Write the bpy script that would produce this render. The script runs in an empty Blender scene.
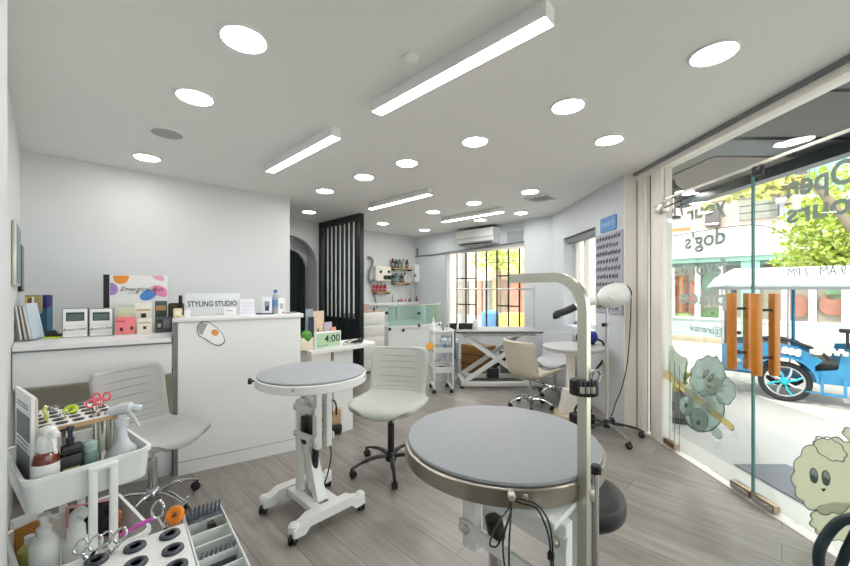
import bpy, bmesh, math, random
from mathutils import Vector, Matrix, Euler
PI = math.pi
SC = bpy.context.scene
COL = SC.collection
random.seed(7)
CAMH, F, HY = 1.42, 366.0, 289.0
TH = math.atan2(.716, .698)            # the rear rooms' walls run along this bearing
UX, UY = math.cos(TH), math.sin(TH)

def R(s, t, z=0.0):                    # room frame (s along the left wall, t towards it) -> world
    return Vector((UX*s - UY*t, UY*s + UX*t, z))
def hz(px, py, z=0.0):                 # point of the survey at height z
    k = F*(CAMH-z)/(py-HY)
    return Vector(((px-425)/F*k, k, z))
def dp(px, py, Y):
    return Vector(((px-425)/F*Y, Y, CAMH-(py-HY)/F*Y))
def xp(px, py, X=2.2):                 # on a plane x = X -> (Y, z)
    Y = X*F/(px-425)
    return Y, CAMH-(py-HY)/F*Y
def sp(px, py, s):                     # on a plane s -> (t, z)
    a = (px-425)/F; k = s/(UX*a+UY)
    return (-UY*a+UX)*k, CAMH-(py-HY)/F*k
def tp(px, py, t):                     # on a plane t -> (s, z)
    a = (px-425)/F; k = t/(-UY*a+UX)
    return (UX*a+UY)*k, CAMH-(py-HY)/F*k

# ------------------------------------------------------------------ materials
def lin(c):
    f = lambda v: (v/255/12.92) if v/255 <= .04045 else ((v/255+.055)/1.055)**2.4
    return (f(c[0]), f(c[1]), f(c[2]), 1)
MATS = {}
def mat(name, c, rough=.5, metal=0, bump=0, bscale=60, var=.04, vscale=8, spec=.5, emit=0, trans=0, sheen=0, coat=0):
    if name in MATS: return MATS[name]
    m = bpy.data.materials.new(name); m.use_nodes = True
    nt = m.node_tree; N = nt.nodes; L = nt.links
    b = N['Principled BSDF']
    tc = N.new('ShaderNodeTexCoord'); nz = N.new('ShaderNodeTexNoise'); nz.inputs['Scale'].default_value = vscale
    nz.inputs['Detail'].default_value = 3
    L.new(tc.outputs['Object'], nz.inputs['Vector'])
    mx = N.new('ShaderNodeMix'); mx.data_type = 'RGBA'
    lc = lin(c); 
    mx.inputs[6].default_value = tuple(max(0, v*(1-var)) for v in lc[:3])+(1,)
    mx.inputs[7].default_value = tuple(min(1, v*(1+var)) for v in lc[:3])+(1,)
    L.new(nz.outputs['Fac'], mx.inputs[0]); L.new(mx.outputs[2], b.inputs['Base Color'])
    b.inputs['Roughness'].default_value = rough; b.inputs['Metallic'].default_value = metal
    b.inputs['Specular IOR Level'].default_value = spec
    if coat: b.inputs['Coat Weight'].default_value = coat
    if trans: b.inputs['Transmission Weight'].default_value = trans
    if sheen: b.inputs['Sheen Weight'].default_value = sheen
    if emit:
        b.inputs['Emission Color'].default_value = lc; b.inputs['Emission Strength'].default_value = emit
    if bump:
        n2 = N.new('ShaderNodeTexNoise'); n2.inputs['Scale'].default_value = bscale; L.new(tc.outputs['Object'], n2.inputs['Vector'])
        bp = N.new('ShaderNodeBump'); bp.inputs['Strength'].default_value = bump; bp.inputs['Distance'].default_value = .004
        L.new(n2.outputs['Fac'], bp.inputs['Height']); L.new(bp.outputs['Normal'], b.inputs['Normal'])
    MATS[name] = m; return m
def thin_glass(name, tint=(235, 245, 240), refl=1.0, milky=0.0):
    if name in MATS: return MATS[name]
    m = bpy.data.materials.new(name); m.use_nodes = True
    nt = m.node_tree; N = nt.nodes; L = nt.links; N.remove(N['Principled BSDF'])
    tr = N.new('ShaderNodeBsdfTransparent'); tr.inputs['Color'].default_value = lin(tint)
    gl = N.new('ShaderNodeBsdfGlossy'); gl.inputs['Roughness'].default_value = .01
    fr = N.new('ShaderNodeFresnel'); fr.inputs['IOR'].default_value = 1.3
    ml = N.new('ShaderNodeMath'); ml.operation = 'MULTIPLY'; ml.inputs[1].default_value = refl
    L.new(fr.outputs[0], ml.inputs[0])
    mx = N.new('ShaderNodeMixShader'); L.new(ml.outputs[0], mx.inputs[0]); L.new(tr.outputs[0], mx.inputs[1]); L.new(gl.outputs[0], mx.inputs[2])
    out = N['Material Output']
    if milky:
        df = N.new('ShaderNodeBsdfDiffuse'); df.inputs['Color'].default_value = lin(tint)
        m2 = N.new('ShaderNodeMixShader'); m2.inputs[0].default_value = milky
        L.new(mx.outputs[0], m2.inputs[1]); L.new(df.outputs[0], m2.inputs[2]); L.new(m2.outputs[0], out.inputs['Surface'])
    else: L.new(mx.outputs[0], out.inputs['Surface'])
    MATS[name] = m; return m
def emitter(name, c, s):
    if name in MATS: return MATS[name]
    m = bpy.data.materials.new(name); m.use_nodes = True
    nt = m.node_tree; N = nt.nodes; L = nt.links; N.remove(N['Principled BSDF'])
    e = N.new('ShaderNodeEmission'); e.inputs[0].default_value = lin(c); e.inputs[1].default_value = s
    L.new(e.outputs[0], N['Material Output'].inputs['Surface']); MATS[name] = m; return m
def floor_mat():
    m = bpy.data.materials.new('grey wood planks'); m.use_nodes = True
    nt = m.node_tree; N = nt.nodes; L = nt.links; b = N['Principled BSDF']
    tc = N.new('ShaderNodeTexCoord'); mp = N.new('ShaderNodeMapping'); mp.inputs['Rotation'].default_value = (0, 0, -(TH+PI/2))
    L.new(tc.outputs['Object'], mp.inputs['Vector'])
    br = N.new('ShaderNodeTexBrick'); br.inputs['Scale'].default_value = 1
    br.inputs['Brick Width'].default_value = 1.25; br.inputs['Row Height'].default_value = .19
    br.inputs['Mortar Size'].default_value = .0022; br.offset = .37
    br.inputs['Color1'].default_value = lin((156, 150, 143)); br.inputs['Color2'].default_value = lin((137, 132, 126))
    br.inputs['Mortar'].default_value = lin((100, 96, 92)); L.new(mp.outputs[0], br.inputs['Vector'])
    m2 = N.new('ShaderNodeMapping'); m2.inputs['Scale'].default_value = (1.1, 9, 1); L.new(mp.outputs[0], m2.inputs['Vector'])
    nz = N.new('ShaderNodeTexNoise'); nz.inputs['Scale'].default_value = 2.2; nz.inputs['Detail'].default_value = 8; nz.inputs['Roughness'].default_value = .65
    L.new(m2.outputs[0], nz.inputs['Vector'])
    cr = N.new('ShaderNodeValToRGB'); cr.color_ramp.elements[0].position = .32; cr.color_ramp.elements[0].color = (.62, .60, .58, 1)
    cr.color_ramp.elements[1].position = .68; cr.color_ramp.elements[1].color = (1.12, 1.12, 1.12, 1)
    L.new(nz.outputs['Fac'], cr.inputs[0])
    mx = N.new('ShaderNodeMix'); mx.data_type = 'RGBA'; mx.blend_type = 'MULTIPLY'; mx.inputs[0].default_value = .8
    L.new(br.outputs['Color'], mx.inputs[6]); L.new(cr.outputs[0], mx.inputs[7]); L.new(mx.outputs[2], b.inputs['Base Color'])
    b.inputs['Roughness'].default_value = .3; b.inputs['Specular IOR Level'].default_value = .5
    bp = N.new('ShaderNodeBump'); bp.inputs['Strength'].default_value = .15; bp.inputs['Distance'].default_value = .002
    L.new(br.outputs['Fac'], bp.inputs['Height']); L.new(bp.outputs[0], b.inputs['Normal'])
    return m
M_wall = mat('white wall paint', (216, 219, 220), .6, bump=.03, var=.01)
M_wallblue = mat('pale blue wall paint', (212, 218, 222), .6, var=.01)
M_ceil = mat('ceiling paint', (238, 237, 234), .7, var=.01)
M_white = mat('white laminate', (232, 232, 230), .35, var=.01)
M_gloss = mat('gloss white plastic', (232, 234, 232), .28, var=.01, coat=.3)
M_cream = mat('cream frame paint', (246, 242, 233), .45, var=.02)
M_metalw = mat('white powder coat', (228, 229, 226), .35, var=.01)
M_chrome = mat('chrome', (205, 205, 205), .14, 1, var=.02)
M_steel = mat('brushed steel', (158, 151, 138), .3, 1, var=.08, vscale=20)
M_alu = mat('satin aluminium', (205, 203, 190), .33, .85, var=.03)
M_black = mat('black plastic', (22, 22, 24), .4, var=.05)
M_blackg = mat('black vinyl', (16, 18, 22), .38, var=.05, coat=.1)
M_dark = mat('dark grey metal', (45, 47, 50), .4, .3)
M_grey = mat('mid grey plastic', (130, 133, 136), .45)
M_fab = mat('grey woven fabric', (168, 167, 163), .85, bump=.25, bscale=400, var=.05, vscale=60, sheen=.2)
M_fab2 = mat('pale grey green fabric', (178, 181, 174), .8, bump=.2, bscale=400, var=.04, vscale=60, sheen=.2)
M_fabc = mat('cream leatherette', (206, 198, 178), .55, bump=.08, bscale=200, var=.03)
M_fabl = mat('light grey leatherette', (190, 194, 196), .6, var=.03)
M_pad = mat('blue grey table mat', (152, 156, 159), .5, bump=.15, bscale=500, var=.03, vscale=40)
M_screen = mat('dark green black paint', (18, 30, 30), .45)
M_green = mat('dark green door paint', (24, 52, 48), .5)
M_wood = mat('orange varnished wood', (214, 134, 34), .35, var=.22, vscale=14, coat=.3)
M_tan = mat('light timber', (196, 160, 112), .55, var=.12, vscale=20)
M_recess = mat('beige laminate', (222, 216, 198), .6)
M_glass = thin_glass('clear pane glass', (250, 253, 252), 0.35)
M_edge = mat('green glass edge', (96, 140, 136), .2)
M_bronze = mat('brushed nickel', (170, 150, 125), .28, 1)
def vinyl(name, c):
    if name in MATS: return MATS[name]
    m = bpy.data.materials.new(name); m.use_nodes = True
    nt = m.node_tree; N = nt.nodes; L = nt.links; N.remove(N['Principled BSDF'])
    nz = N.new('ShaderNodeTexNoise'); nz.inputs['Scale'].default_value = 20
    mx = N.new('ShaderNodeMix'); mx.data_type = 'RGBA'; lc = lin(c); mx.inputs[6].default_value = lc; mx.inputs[7].default_value = tuple(v*.96 for v in lc[:3])+(1,)
    L.new(nz.outputs['Fac'], mx.inputs[0])
    d = N.new('ShaderNodeBsdfDiffuse'); t = N.new('ShaderNodeBsdfTranslucent'); L.new(mx.outputs[2], d.inputs[0]); L.new(mx.outputs[2], t.inputs[0])
    ms = N.new('ShaderNodeMixShader'); ms.inputs[0].default_value = .5; L.new(d.outputs[0], ms.inputs[1]); L.new(t.outputs[0], ms.inputs[2])
    L.new(ms.outputs[0], N['Material Output'].inputs['Surface']); MATS[name] = m; return m
M_decal = vinyl('grey vinyl lettering', (186, 196, 190))
M_ink = mat('black ink', (24, 24, 26), .6)
M_paper = mat('white card', (240, 240, 238), .6, var=.01)
M_lamp = emitter('downlight glow', (255, 251, 245), 55)
M_bar = emitter('linear lamp glow', (246, 248, 255), 30)

# ------------------------------------------------------------------ mesh builders
def BM(): return bmesh.new()
def box(bm, c, s, rz=0, bev=0, seg=2, rot=None):
    M = Matrix.Translation(Vector(c)) @ (rot.to_4x4() if rot else Matrix.Rotation(rz, 4, 'Z')) @ Matrix.Diagonal((s[0], s[1], s[2], 1))
    g = bmesh.ops.create_cube(bm, size=1, matrix=M)
    if bev:
        es = list({e for v in g['verts'] for e in v.link_edges})
        bmesh.ops.bevel(bm, geom=es, offset=bev, segments=seg, profile=.5, affect='EDGES')
    return bm
def bx(bm, x0, x1, y0, y1, z0, z1, bev=0, seg=2):
    return box(bm, ((x0+x1)/2, (y0+y1)/2, (z0+z1)/2), (abs(x1-x0), abs(y1-y0), abs(z1-z0)), 0, bev, seg)
def frame_of(d):
    d = d.normalized(); a = Vector((0, 0, 1)) if abs(d.z) < .95 else Vector((1, 0, 0))
    x = d.cross(a).normalized(); y = x.cross(d).normalized()
    return x, y
def tube(bm, pts, r, n=10, closed=False, flat=1.0):
    pts = [Vector(p) for p in pts]; rs = r if isinstance(r, (list, tuple)) else [r]*len(pts)
    rings = []; px = None; m = len(pts)
    for i, p in enumerate(pts):
        if closed: d = pts[(i+1) % m]-pts[i-1]
        else: d = pts[min(i+1, m-1)]-pts[max(i-1, 0)]
        d.normalize()
        if px is None: x, y = frame_of(d)
        else:
            x = (px-d*px.dot(d)).normalized(); y = x.cross(d).normalized()
        px = x
        rings.append([bm.verts.new(p+x*rs[i]*math.cos(2*PI*k/n)+y*rs[i]*flat*math.sin(2*PI*k/n)) for k in range(n)])
    for i in range(m if closed else m-1):
        a, b = rings[i], rings[(i+1) % m]
        for k in range(n):
            try: bm.faces.new((a[k], a[(k+1) % n], b[(k+1) % n], b[k]))
            except ValueError: pass
    if not closed:
        bm.faces.new(rings[0][::-1]); bm.faces.new(rings[-1])
    return bm
def cyl(bm, p0, p1, r0, r1=None, n=20): return tube(bm, [p0, p1], [r0, r0 if r1 is None else r1], n)
def lathe(bm, prof, c=(0, 0, 0), n=32, axis=None):
    c = Vector(c); x, y, w = Vector((1, 0, 0)), Vector((0, 1, 0)), Vector((0, 0, 1))
    if axis is not None:
        w = Vector(axis).normalized(); x, y = frame_of(w)
    rings = []
    for r, z in prof:
        if r < 1e-5: rings.append([bm.verts.new(c+w*z)])
        else: rings.append([bm.verts.new(c+x*r*math.cos(2*PI*k/n)+y*r*math.sin(2*PI*k/n)+w*z) for k in range(n)])
    for a, b in zip(rings, rings[1:]):
        for k in range(n):
            j = (k+1) % n
            if len(a) == 1 and len(b) == 1: continue
            if len(a) == 1: bm.faces.new((a[0], b[j], b[k]))
            elif len(b) == 1: bm.faces.new((a[k], a[j], b[0]))
            else: bm.faces.new((a[k], a[j], b[j], b[k]))
    if len(rings[0]) > 1: bm.faces.new(rings[0][::-1])
    if len(rings[-1]) > 1: bm.faces.new(rings[-1])
    return bm
def prism(bm, poly, o, ex, ey, d):     # 2-D outline on axes ex, ey from o, extruded by vector d
    o, ex, ey, d = Vector(o), Vector(ex), Vector(ey), Vector(d)
    a = [bm.verts.new(o+ex*p[0]+ey*p[1]) for p in poly]; b = [bm.verts.new(v.co+d) for v in a]
    bm.faces.new(a[::-1]); bm.faces.new(b); n = len(a)
    for k in range(n): bm.faces.new((a[k], a[(k+1) % n], b[(k+1) % n], b[k]))
    return bm
def rrect(w, l, r, n=5):
    out = []
    for cx, cy, a0 in ((w/2-r, l/2-r, 0), (-w/2+r, l/2-r, 90), (-w/2+r, -l/2+r, 180), (w/2-r, -l/2+r, 270)):
        for k in range(n+1):
            a = math.radians(a0+90*k/n); out.append((cx+r*math.cos(a), cy+r*math.sin(a)))
    return out
def tray(bm, w, l, h, th=.004, r=.03, c=(0, 0, 0), taper=.92, lip=.006):
    c = Vector(c); loops = []
    for sc, dz, dr in ((taper, 0, 0), (1, h, 0), (1, h, lip), (1, h-.012, lip)):
        pass
    def ring(w_, l_, z): return [bm.verts.new(c+Vector((x, y, z))) for x, y in rrect(w_, l_, r)]
    rs = [ring(w*taper, l*taper, 0), ring(w, l, h-.014), ring(w+2*lip, l+2*lip, h-.014), ring(w+2*lip, l+2*lip, h),
          ring(w-2*th, l-2*th, h), ring(w*taper-2*th, l*taper-2*th, th)]
    bm.faces.new(rs[0][::-1])
    for a, b in zip(rs, rs[1:]):
        n = len(a)
        for k in range(n): bm.faces.new((a[k], a[(k+1) % n], b[(k+1) % n], b[k]))
    bm.faces.new(rs[-1]); return bm
def spline(pts, n=6, closed=False):
    pts = [Vector(p) for p in pts]; out = []; m = len(pts)
    rng = range(m) if closed else range(m-1)
    for i in rng:
        g = (lambda k: pts[k % m]) if closed else (lambda k: pts[max(0, min(m-1, k))])
        a, b, c, d = g(i-1), g(i), g(i+1), g(i+2)
        for k in range(n):
            t = k/n
            out.append(.5*((2*b)+(c-a)*t+(2*a-5*b+4*c-d)*t*t+(3*b-a-3*c+d)*t**3))
    if not closed: out.append(pts[-1])
    return out
def obj(name, bm, m, parent=None, loc=None, rz=0, smooth=35, mods=()):
    me = bpy.data.meshes.new(name)
    if isinstance(bm, bmesh.types.BMesh):
        bmesh.ops.recalc_face_normals(bm, faces=bm.faces); bm.to_mesh(me); bm.free()
    else: me = bm; me.name = name
    o = bpy.data.objects.new(name, me); COL.objects.link(o)
    if m: 
        me.materials.clear(); me.materials.append(m)
    if smooth:
        me.shade_smooth(); me.set_sharp_from_angle(angle=math.radians(smooth))
    if parent: o.parent = parent
    if loc is not None: o.location = loc
    if rz: o.rotation_euler.z = rz
    for k in mods:
        if k[0] == 'solid': s = o.modifiers.new('s', 'SOLIDIFY'); s.thickness = k[1]; s.offset = k[2]
        if k[0] == 'sub': s = o.modifiers.new('d', 'SUBSURF'); s.levels = s.render_levels = k[1]
    return o
def tag(o, label, cat, group=None):
    o['label'] = label; o['category'] = cat
    if group: o['group'] = group
    return o
def thing(name, label, cat, loc=(0, 0, 0), rz=0, group=None):
    o = bpy.data.objects.new(name, None); COL.objects.link(o); o.empty_display_size = .1
    o.location = loc; o.rotation_euler.z = rz; return tag(o, label, cat, group)
def solo(name, label, cat, bm, m, loc=(0, 0, 0), rz=0, group=None, smooth=35):
    return tag(obj(name, bm, m, None, loc, rz, smooth), label, cat, group)
def struct(name, bm, m, parent=None, smooth=35):
    o = obj(name, bm, m, parent, smooth=smooth)
    if parent is None: o['kind'] = 'structure'
    return o
def stuff(name, bm, m, label, cat, smooth=0):
    o = obj(name, bm, m, smooth=smooth); o['kind'] = 'stuff'; return tag(o, label, cat)
def dup(o, loc=None, rz=None, label=None, parent=None):
    c = o.copy(); COL.objects.link(c)
    if parent: c.parent = parent
    for ch in list(o.children): dup(ch, parent=c)
    if loc is not None: c.location = loc
    if rz is not None: c.rotation_euler.z = rz
    if label: c['label'] = label
    return c
def text(name, body, size, m, parent, o, ex, ey, ext=.0008, align='LEFT', shear=0, off=0, loc=None):
    cu = bpy.data.curves.new('t', 'FONT'); cu.body = body; cu.size = size; cu.extrude = ext; cu.align_x = align; cu.shear = shear
    cu.offset = off; cu.resolution_u = 3
    to = bpy.data.objects.new('t', cu); COL.objects.link(to)
    dg = bpy.context.evaluated_depsgraph_get(); dg.update()
    me = bpy.data.meshes.new_from_object(to.evaluated_get(dg))
    bpy.data.objects.remove(to); bpy.data.curves.remove(cu)
    ex, ey = Vector(ex).normalized(), Vector(ey).normalized(); ez = ex.cross(ey)
    M = Matrix((ex, ey, ez)).transposed().to_4x4(); M.translation = Vector(o); me.transform(M)
    return obj(name, me, m, parent, smooth=0, loc=loc)
def setframe(a):
    global TH, UX, UY, U3, V3
    TH = a; UX, UY = math.cos(a), math.sin(a); U3, V3 = Vector((UX, UY, 0)), Vector((-UY, UX, 0))
TH_ROOM = TH; TH_DESK = math.radians(31.5)
U3, V3, Z3 = Vector((UX, UY, 0)), Vector((-UY, UX, 0)), Vector((0, 0, 1))
def rbox(bm, s0, s1, t0, t1, z0, z1, bev=0):   # box in the room frame, world coordinates
    c = R((s0+s1)/2, (t0+t1)/2, (z0+z1)/2)
    return box(bm, c, (abs(s1-s0), abs(t1-t0), abs(z1-z0)), TH, bev)

# ------------------------------------------------------------------ room shell
H = 2.6
outline = [R(-.24, 6.5), R(5.92, 6.5), R(5.92, 2.42), (2.27, 5.86, 0), (2.27, -4.4, 0), R(-1.6, 1.3), R(-.24, 1.3)]
bm = BM(); prism(bm, [(p[0], p[1]) for p in outline], (0, 0, -.1), (1, 0, 0), (0, 1, 0), (0, 0, .1)); struct('floor', bm, floor_mat(), smooth=0)
bm = BM(); prism(bm, [(p[0], p[1]) for p in outline], (0, 0, H), (1, 0, 0), (0, 1, 0), (0, 0, .12)); struct('ceiling', bm, M_ceil, smooth=0)
struct('wall_left', rbox(BM(), -.2, 2.2, 4.62, 4.74, 0, H), M_wall)
bm = BM(); rbox(bm, -.24, -.17, 1.6, 6.5, 0, H); rbox(bm, -.22, -.085, 1.3, 1.6, 0, H); rbox(bm, -1.72, -.085, 1.22, 1.3, 0, H); struct('wall_near', bm, M_wall)
struct('wall_behind', rbox(BM(), -1.72, -1.6, -4.9, 1.22, 0, H), M_wall)
# wall with the arched niche (t = 5.95)
def arch_pts(sc, hw, zs, ht, e=2.0, n=24):
    out = []
    for k in range(n+1):
        a = PI*k/n; c, s_ = math.cos(a), math.sin(a)
        out.append((sc+hw*math.copysign(abs(c)**(2/e), c), zs+ht*abs(s_)**(2/e)))
    return out
def arched_wall(bm, s0, s1, zt, arch, t0, t1):
    xs = [s0]+[p[0] for p in arch[::-1]]+[s1]
    ar = arch[::-1]
    # legs
    rb = [(s0, 0, ar[0][0], zt), (ar[-1][0], 0, s1, zt)]
    for a, z0, b, z1 in rb: rbox(bm, a, b, t0, t1, z0, z1)
    for p, q in zip(ar, ar[1:]):
        poly = [(p[0], p[1]), (q[0], q[1]), (q[0], zt), (p[0], zt)]
        if abs(p[0]-q[0]) < 1e-5: continue
        prism(bm, poly, R(0, t0), U3, Z3, V3*(t1-t0))
bm = BM(); arched_wall(bm, -.22, 5.92, H, arch_pts(2.66, .68, 1.72, .62, 2.6), 5.95, 6.05); struct('wall_wash', bm, M_wall, smooth=0)
bm = BM(); arched_wall(bm, 1.6, 4.0, H, arch_pts(2.97, .37, 1.77, .37), 6.34, 6.4)
rbox(bm, 1.95, 1.99, 6.05, 6.34, 0, H); rbox(bm, 3.34, 3.40, 6.05, 6.34, 0, H); rbox(bm, 1.9, 3.5, 6.05, 6.34, 2.34, 2.38); struct('wall_niche', bm, M_wall, smooth=0)
bm = BM(); prism(bm, [(2.55, 0), (3.38, 0)]+arch_pts(2.97, .40, 1.77, .40), R(0, 6.41), U3, Z3, V3*.03)
d = struct('door_3', bm, M_green)
bm = BM()
for k in range(12): 
    s = 2.62+k*.064; h_ = 1.77+.37*math.sqrt(max(0, 1-((s-2.97)/.37)**2)); rbox(bm, s-.014, s+.014, 6.385, 6.41, 0.02, h_, .003)
struct('slat_panel', bm, M_screen, d)
# back wall (s = 5.8) with the barred window
WT0, WT1, WZ0, WZ1 = 3.14, 5.05, .62, 2.2
bm = BM(); rbox(bm, 5.8, 5.95, WT1, 6.1, 0, H); rbox(bm, 5.8, 5.95, WT0, WT1, 0, WZ0); rbox(bm, 5.8, 5.95, WT0, WT1, WZ1, H)
rbox(bm, 5.64, 5.95, 2.45, WT0, 0, H); struct('wall_back', bm, M_wallblue)
bm = BM()
for a in ((WT0, WT0+.05, WZ0, WZ1), (WT1-.06, WT1, WZ0, WZ1), (WT0, WT1, WZ0, WZ0+.04), (WT0, WT1, WZ1-.05, WZ1)): rbox(bm, 5.83, 5.9, *a, .004)
w1 = struct('window_1', bm, M_cream)
struct('windowpane', rbox(BM(), 5.86, 5.866, WT0+.05, WT1-.05, WZ0+.04, WZ1-.05), M_glass, w1)
bm = BM(); bars = [sp(x, 300, 5.93)[0] for x in (449, 457, 466, 476, 486.5, 497, 508.5, 519.5)]
for t in bars: rbox(bm, 5.92, 5.94, t-.012, t+.012, WZ0, WZ1)
for a, b, ys in ((1, 3, (278, 305)), (5, 7, (276.5, 305)), (3, 5, (289,))):
    for y in ys:
        z = sp(480, y, 5.93)[1]; rbox(bm, 5.92, 5.94, bars[b], bars[a], z-.012, z+.012)
struct('security_grille', bm, M_black, w1, smooth=0)
# right wall (x = 2.05) with the narrow window, and its end by the entrance
bm = BM(); OY0, OY1, OZ0, OZ1 = 4.4, 5.41, .9, 2.17
bx(bm, 2.05, 2.27, 3.76, OY0, 0, H); bx(bm, 2.05, 2.27, OY1, 5.95, 0, H); bx(bm, 2.05, 2.27, OY0, OY1, 0, OZ0); bx(bm, 2.05, 2.27, OY0, OY1, OZ1, H)
struct('wall_right', bm, mat('grey blue wall paint', (214, 218, 223), .6, var=.01))
bm = BM()
for a in ((2.22, 2.27, OY1-.05, OY1, OZ0, OZ1), (2.22, 2.27, OY0, OY0+.05, OZ0, OZ1), (2.22, 2.27, OY0, OY1, OZ0, OZ0+.05), (2.22, 2.27, OY0, OY1, OZ1-.06, OZ1), (2.22, 2.27, 5.07, 5.11, OZ0, OZ1)): bx(bm, *a)
w2 = struct('window_2', bm, M_cream)
struct('windowpane', bx(BM(), 2.24, 2.245, OY0, OY1, OZ0, OZ1), M_glass, w2)
bm = BM(); bx(bm, 2.09, 2.2, OY0+.02, OY1-.02, OZ1-.09, OZ1-.005, .02); 
solo('roller_blind', 'rolled up grey blind in the top of the narrow side window', 'blind', bm, M_grey)
# shop front (x = 2.2)
struct('trim_1', bx(BM(), 2.16, 2.27, -4.4, 3.76, 2.53, 2.6), M_cream)
struct('trim_2', bx(BM(), 2.13, 2.16, -4.4, 3.76, 2.575, 2.6), M_grey)
struct('trim_3', bx(BM(), 2.17, 2.27, 3.66, 3.76, 0, 2.53, .004), M_cream)
struct('trim_4', bx(BM(), 2.17, 2.27, 3.36, 3.52, 0, 2.53, .004), M_cream)
struct('trim_5', bx(BM(), 2.185, 2.20, 3.60, 3.66, 0, 2.53), M_cream)
struct('trim_7', bx(BM(), 2.045, 2.17, 3.745, 3.76, 0, H), M_cream)
struct('trim_6', bx(BM(), 2.165, 2.175, 3.74, 3.765, 0, 2.53), M_dark)
struct('window_3', bx(BM(), 2.21, 2.215, 3.52, 3.6, .02, 2.53), thin_glass('dark slot glass', (90, 110, 108), 1))
struct('threshold', bx(BM(), 2.17, 2.46, -4.4, 3.76, -.1, .004), mat('pale tile threshold', (214, 210, 202), .4, var=.03))
tr = struct('window_4', bx(BM(), 2.195, 2.205, -4.4, 3.36, 2.25, 2.53), M_glass)
struct('window_frame', bx(BM(), 2.192, 2.208, -4.4, 3.36, 2.238, 2.252), M_alu, tr)
GD = {}
for nm, y0, y1 in (('door_1', 2.458, 3.35), ('door_2', 1.555, 2.450)):
    GD[nm] = struct(nm, bx(BM(), 2.194, 2.206, y0, y1, .03, 2.235), M_glass)
struct('window_5', bx(BM(), 2.194, 2.206, -4.4, 1.545, .02, 2.235), M_glass)
for nm, y in (('door_1', 2.4585), ('door_2', 2.4495)):
    obj('glass_edge', bx(BM(), 2.193, 2.207, y-.002, y+.002, .03, 2.235), M_edge, GD[nm])
for nm, y0, y1 in (('door_1', 2.46, 2.62), ('door_2', 2.285, 2.448)):
    p = obj('floor_hinge', bx(BM(), 2.178, 2.222, y0, y1, .012, .062, .006), M_bronze, GD[nm])
    obj('hinge_plate', bx(BM(), 2.174, 2.178, y0+.01, y1-.01, .016, .05, .001), M_chrome, GD[nm])
    if nm == 'door_2': obj('top_patch', bx(BM(), 2.185, 2.215, 2.385, 2.447, 2.17, 2.232, .004), M_dark, GD[nm])
obj('floor_hinge', bx(BM(), 2.178, 2.222, 3.2, 3.35, .012, .062, .006), M_bronze, GD['door_1'])
bm = BM(); bx(bm, 2.13, 2.19, 3.28, 3.4, 2.12, 2.2, .004)
c = solo('door_closer', 'small metal door closer at the top of the cream entrance post', 'door closer', bm, M_alu)
bm = BM(); tube(bm, [(2.15, 3.28, 2.15), (2.17, 3.1, 2.17), (2.19, 2.95, 2.2)], .006, 6); obj('closer_arm', bm, M_dark, c)
# upright wooden pull bars, inside and outside of each leaf
for nm, yy, lab in (('door_1', 2.535, 'wooden pull bar'), ('door_2', 2.345, 'wooden pull bar')):
    for X_ in (2.125, 2.238):
        h_ = obj('pull_bar', bx(BM(), X_-.02, X_+.02, yy-.022, yy+.022, .865, 1.392, .004), M_wood, GD[nm])
        for z in (.98, 1.285):
            obj('standoff', cyl(BM(), (X_, yy, z), (2.2, yy, z), .009, n=10), M_black, h_)
# writing on the glass, readable from the street
EXG, EYG = (0, 1, 0), (0, 0, 1)
def gtext(nm, body, y0, y1, z, capw=None, size=.18, m=M_decal, off=.004):
    o = text('lettering', body, size, m, GD[nm], (0, 0, 0), EXG, EYG, .0006, 'LEFT', off=off)
    w = max(v.co.y for v in o.data.vertices); s = (y1-y0)/w
    for v in o.data.vertices: v.co.y = v.co.y*s+y0; v.co.z += z; v.co.x += 2.2085
    return o
gtext('door_2', 'Open', 1.86, 2.235, 1.975, size=.185)
gtext('door_2', 'hours', 1.80, 2.235, 1.82, size=.165)
gtext('door_2', '9 AM - 7 PM', 1.915, 2.225, 1.495, size=.075, off=0)
gtext('door_1', 'your', 2.69, 3.09, 1.995, size=.165)
gtext('door_1', "dog's", 2.685, 3.11, 1.76, size=.175)
M_dec2 = vinyl('pale vinyl lettering', (214, 220, 216))
gtext('door_1', 'favorite', 2.68, 3.24, 1.535, size=.165, m=M_dec2)
gtext('door_1', 'place', 2.67, 3.18, 1.30, size=.17, m=M_dec2)
gtext('door_1', '@bremaxi', 2.715, 3.05, 1.075, size=.085, m=vinyl('teal vinyl', (110, 165, 175)), off=0)
def decal(nm, part, outline, m, lay, parent=None):
    bm = BM(); prism(bm, [xp(x, y) for x, y in outline], (2.2075+lay*.0009, 0, 0), (0, 1, 0), (0, 0, 1), (.0006, 0, 0))
    bmesh.ops.triangulate(bm, faces=[f for f in bm.faces if len(f.verts) > 4])
    return obj(part, bm, m, parent or GD[nm], smooth=0)
def blob(cx, cy, rx, ry, rot=0, lobes=0, amp=0, n=48, ph=0):
    out = []
    for k in range(n):
        a = 2*PI*k/n; q = 1+(amp*abs(math.sin(lobes*a/2+ph)) if lobes else 0)
        x, y = rx*q*math.cos(a), ry*q*math.sin(a); c, s_ = math.cos(rot), math.sin(rot)
        out.append((cx+x*c-y*s_, cy+x*s_+y*c))
    return out
D_line = vinyl('grey green vinyl line', (150, 164, 156)); D_fur = vinyl('sage vinyl', (222, 234, 230)); D_white = vinyl('white vinyl', (242, 244, 240))
D_pale = vinyl('pale sage vinyl', (236, 242, 234)); D_yel = vinyl('straw vinyl', (250, 236, 180))
D_cream = vinyl('cream green vinyl', (243, 243, 226))
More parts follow.
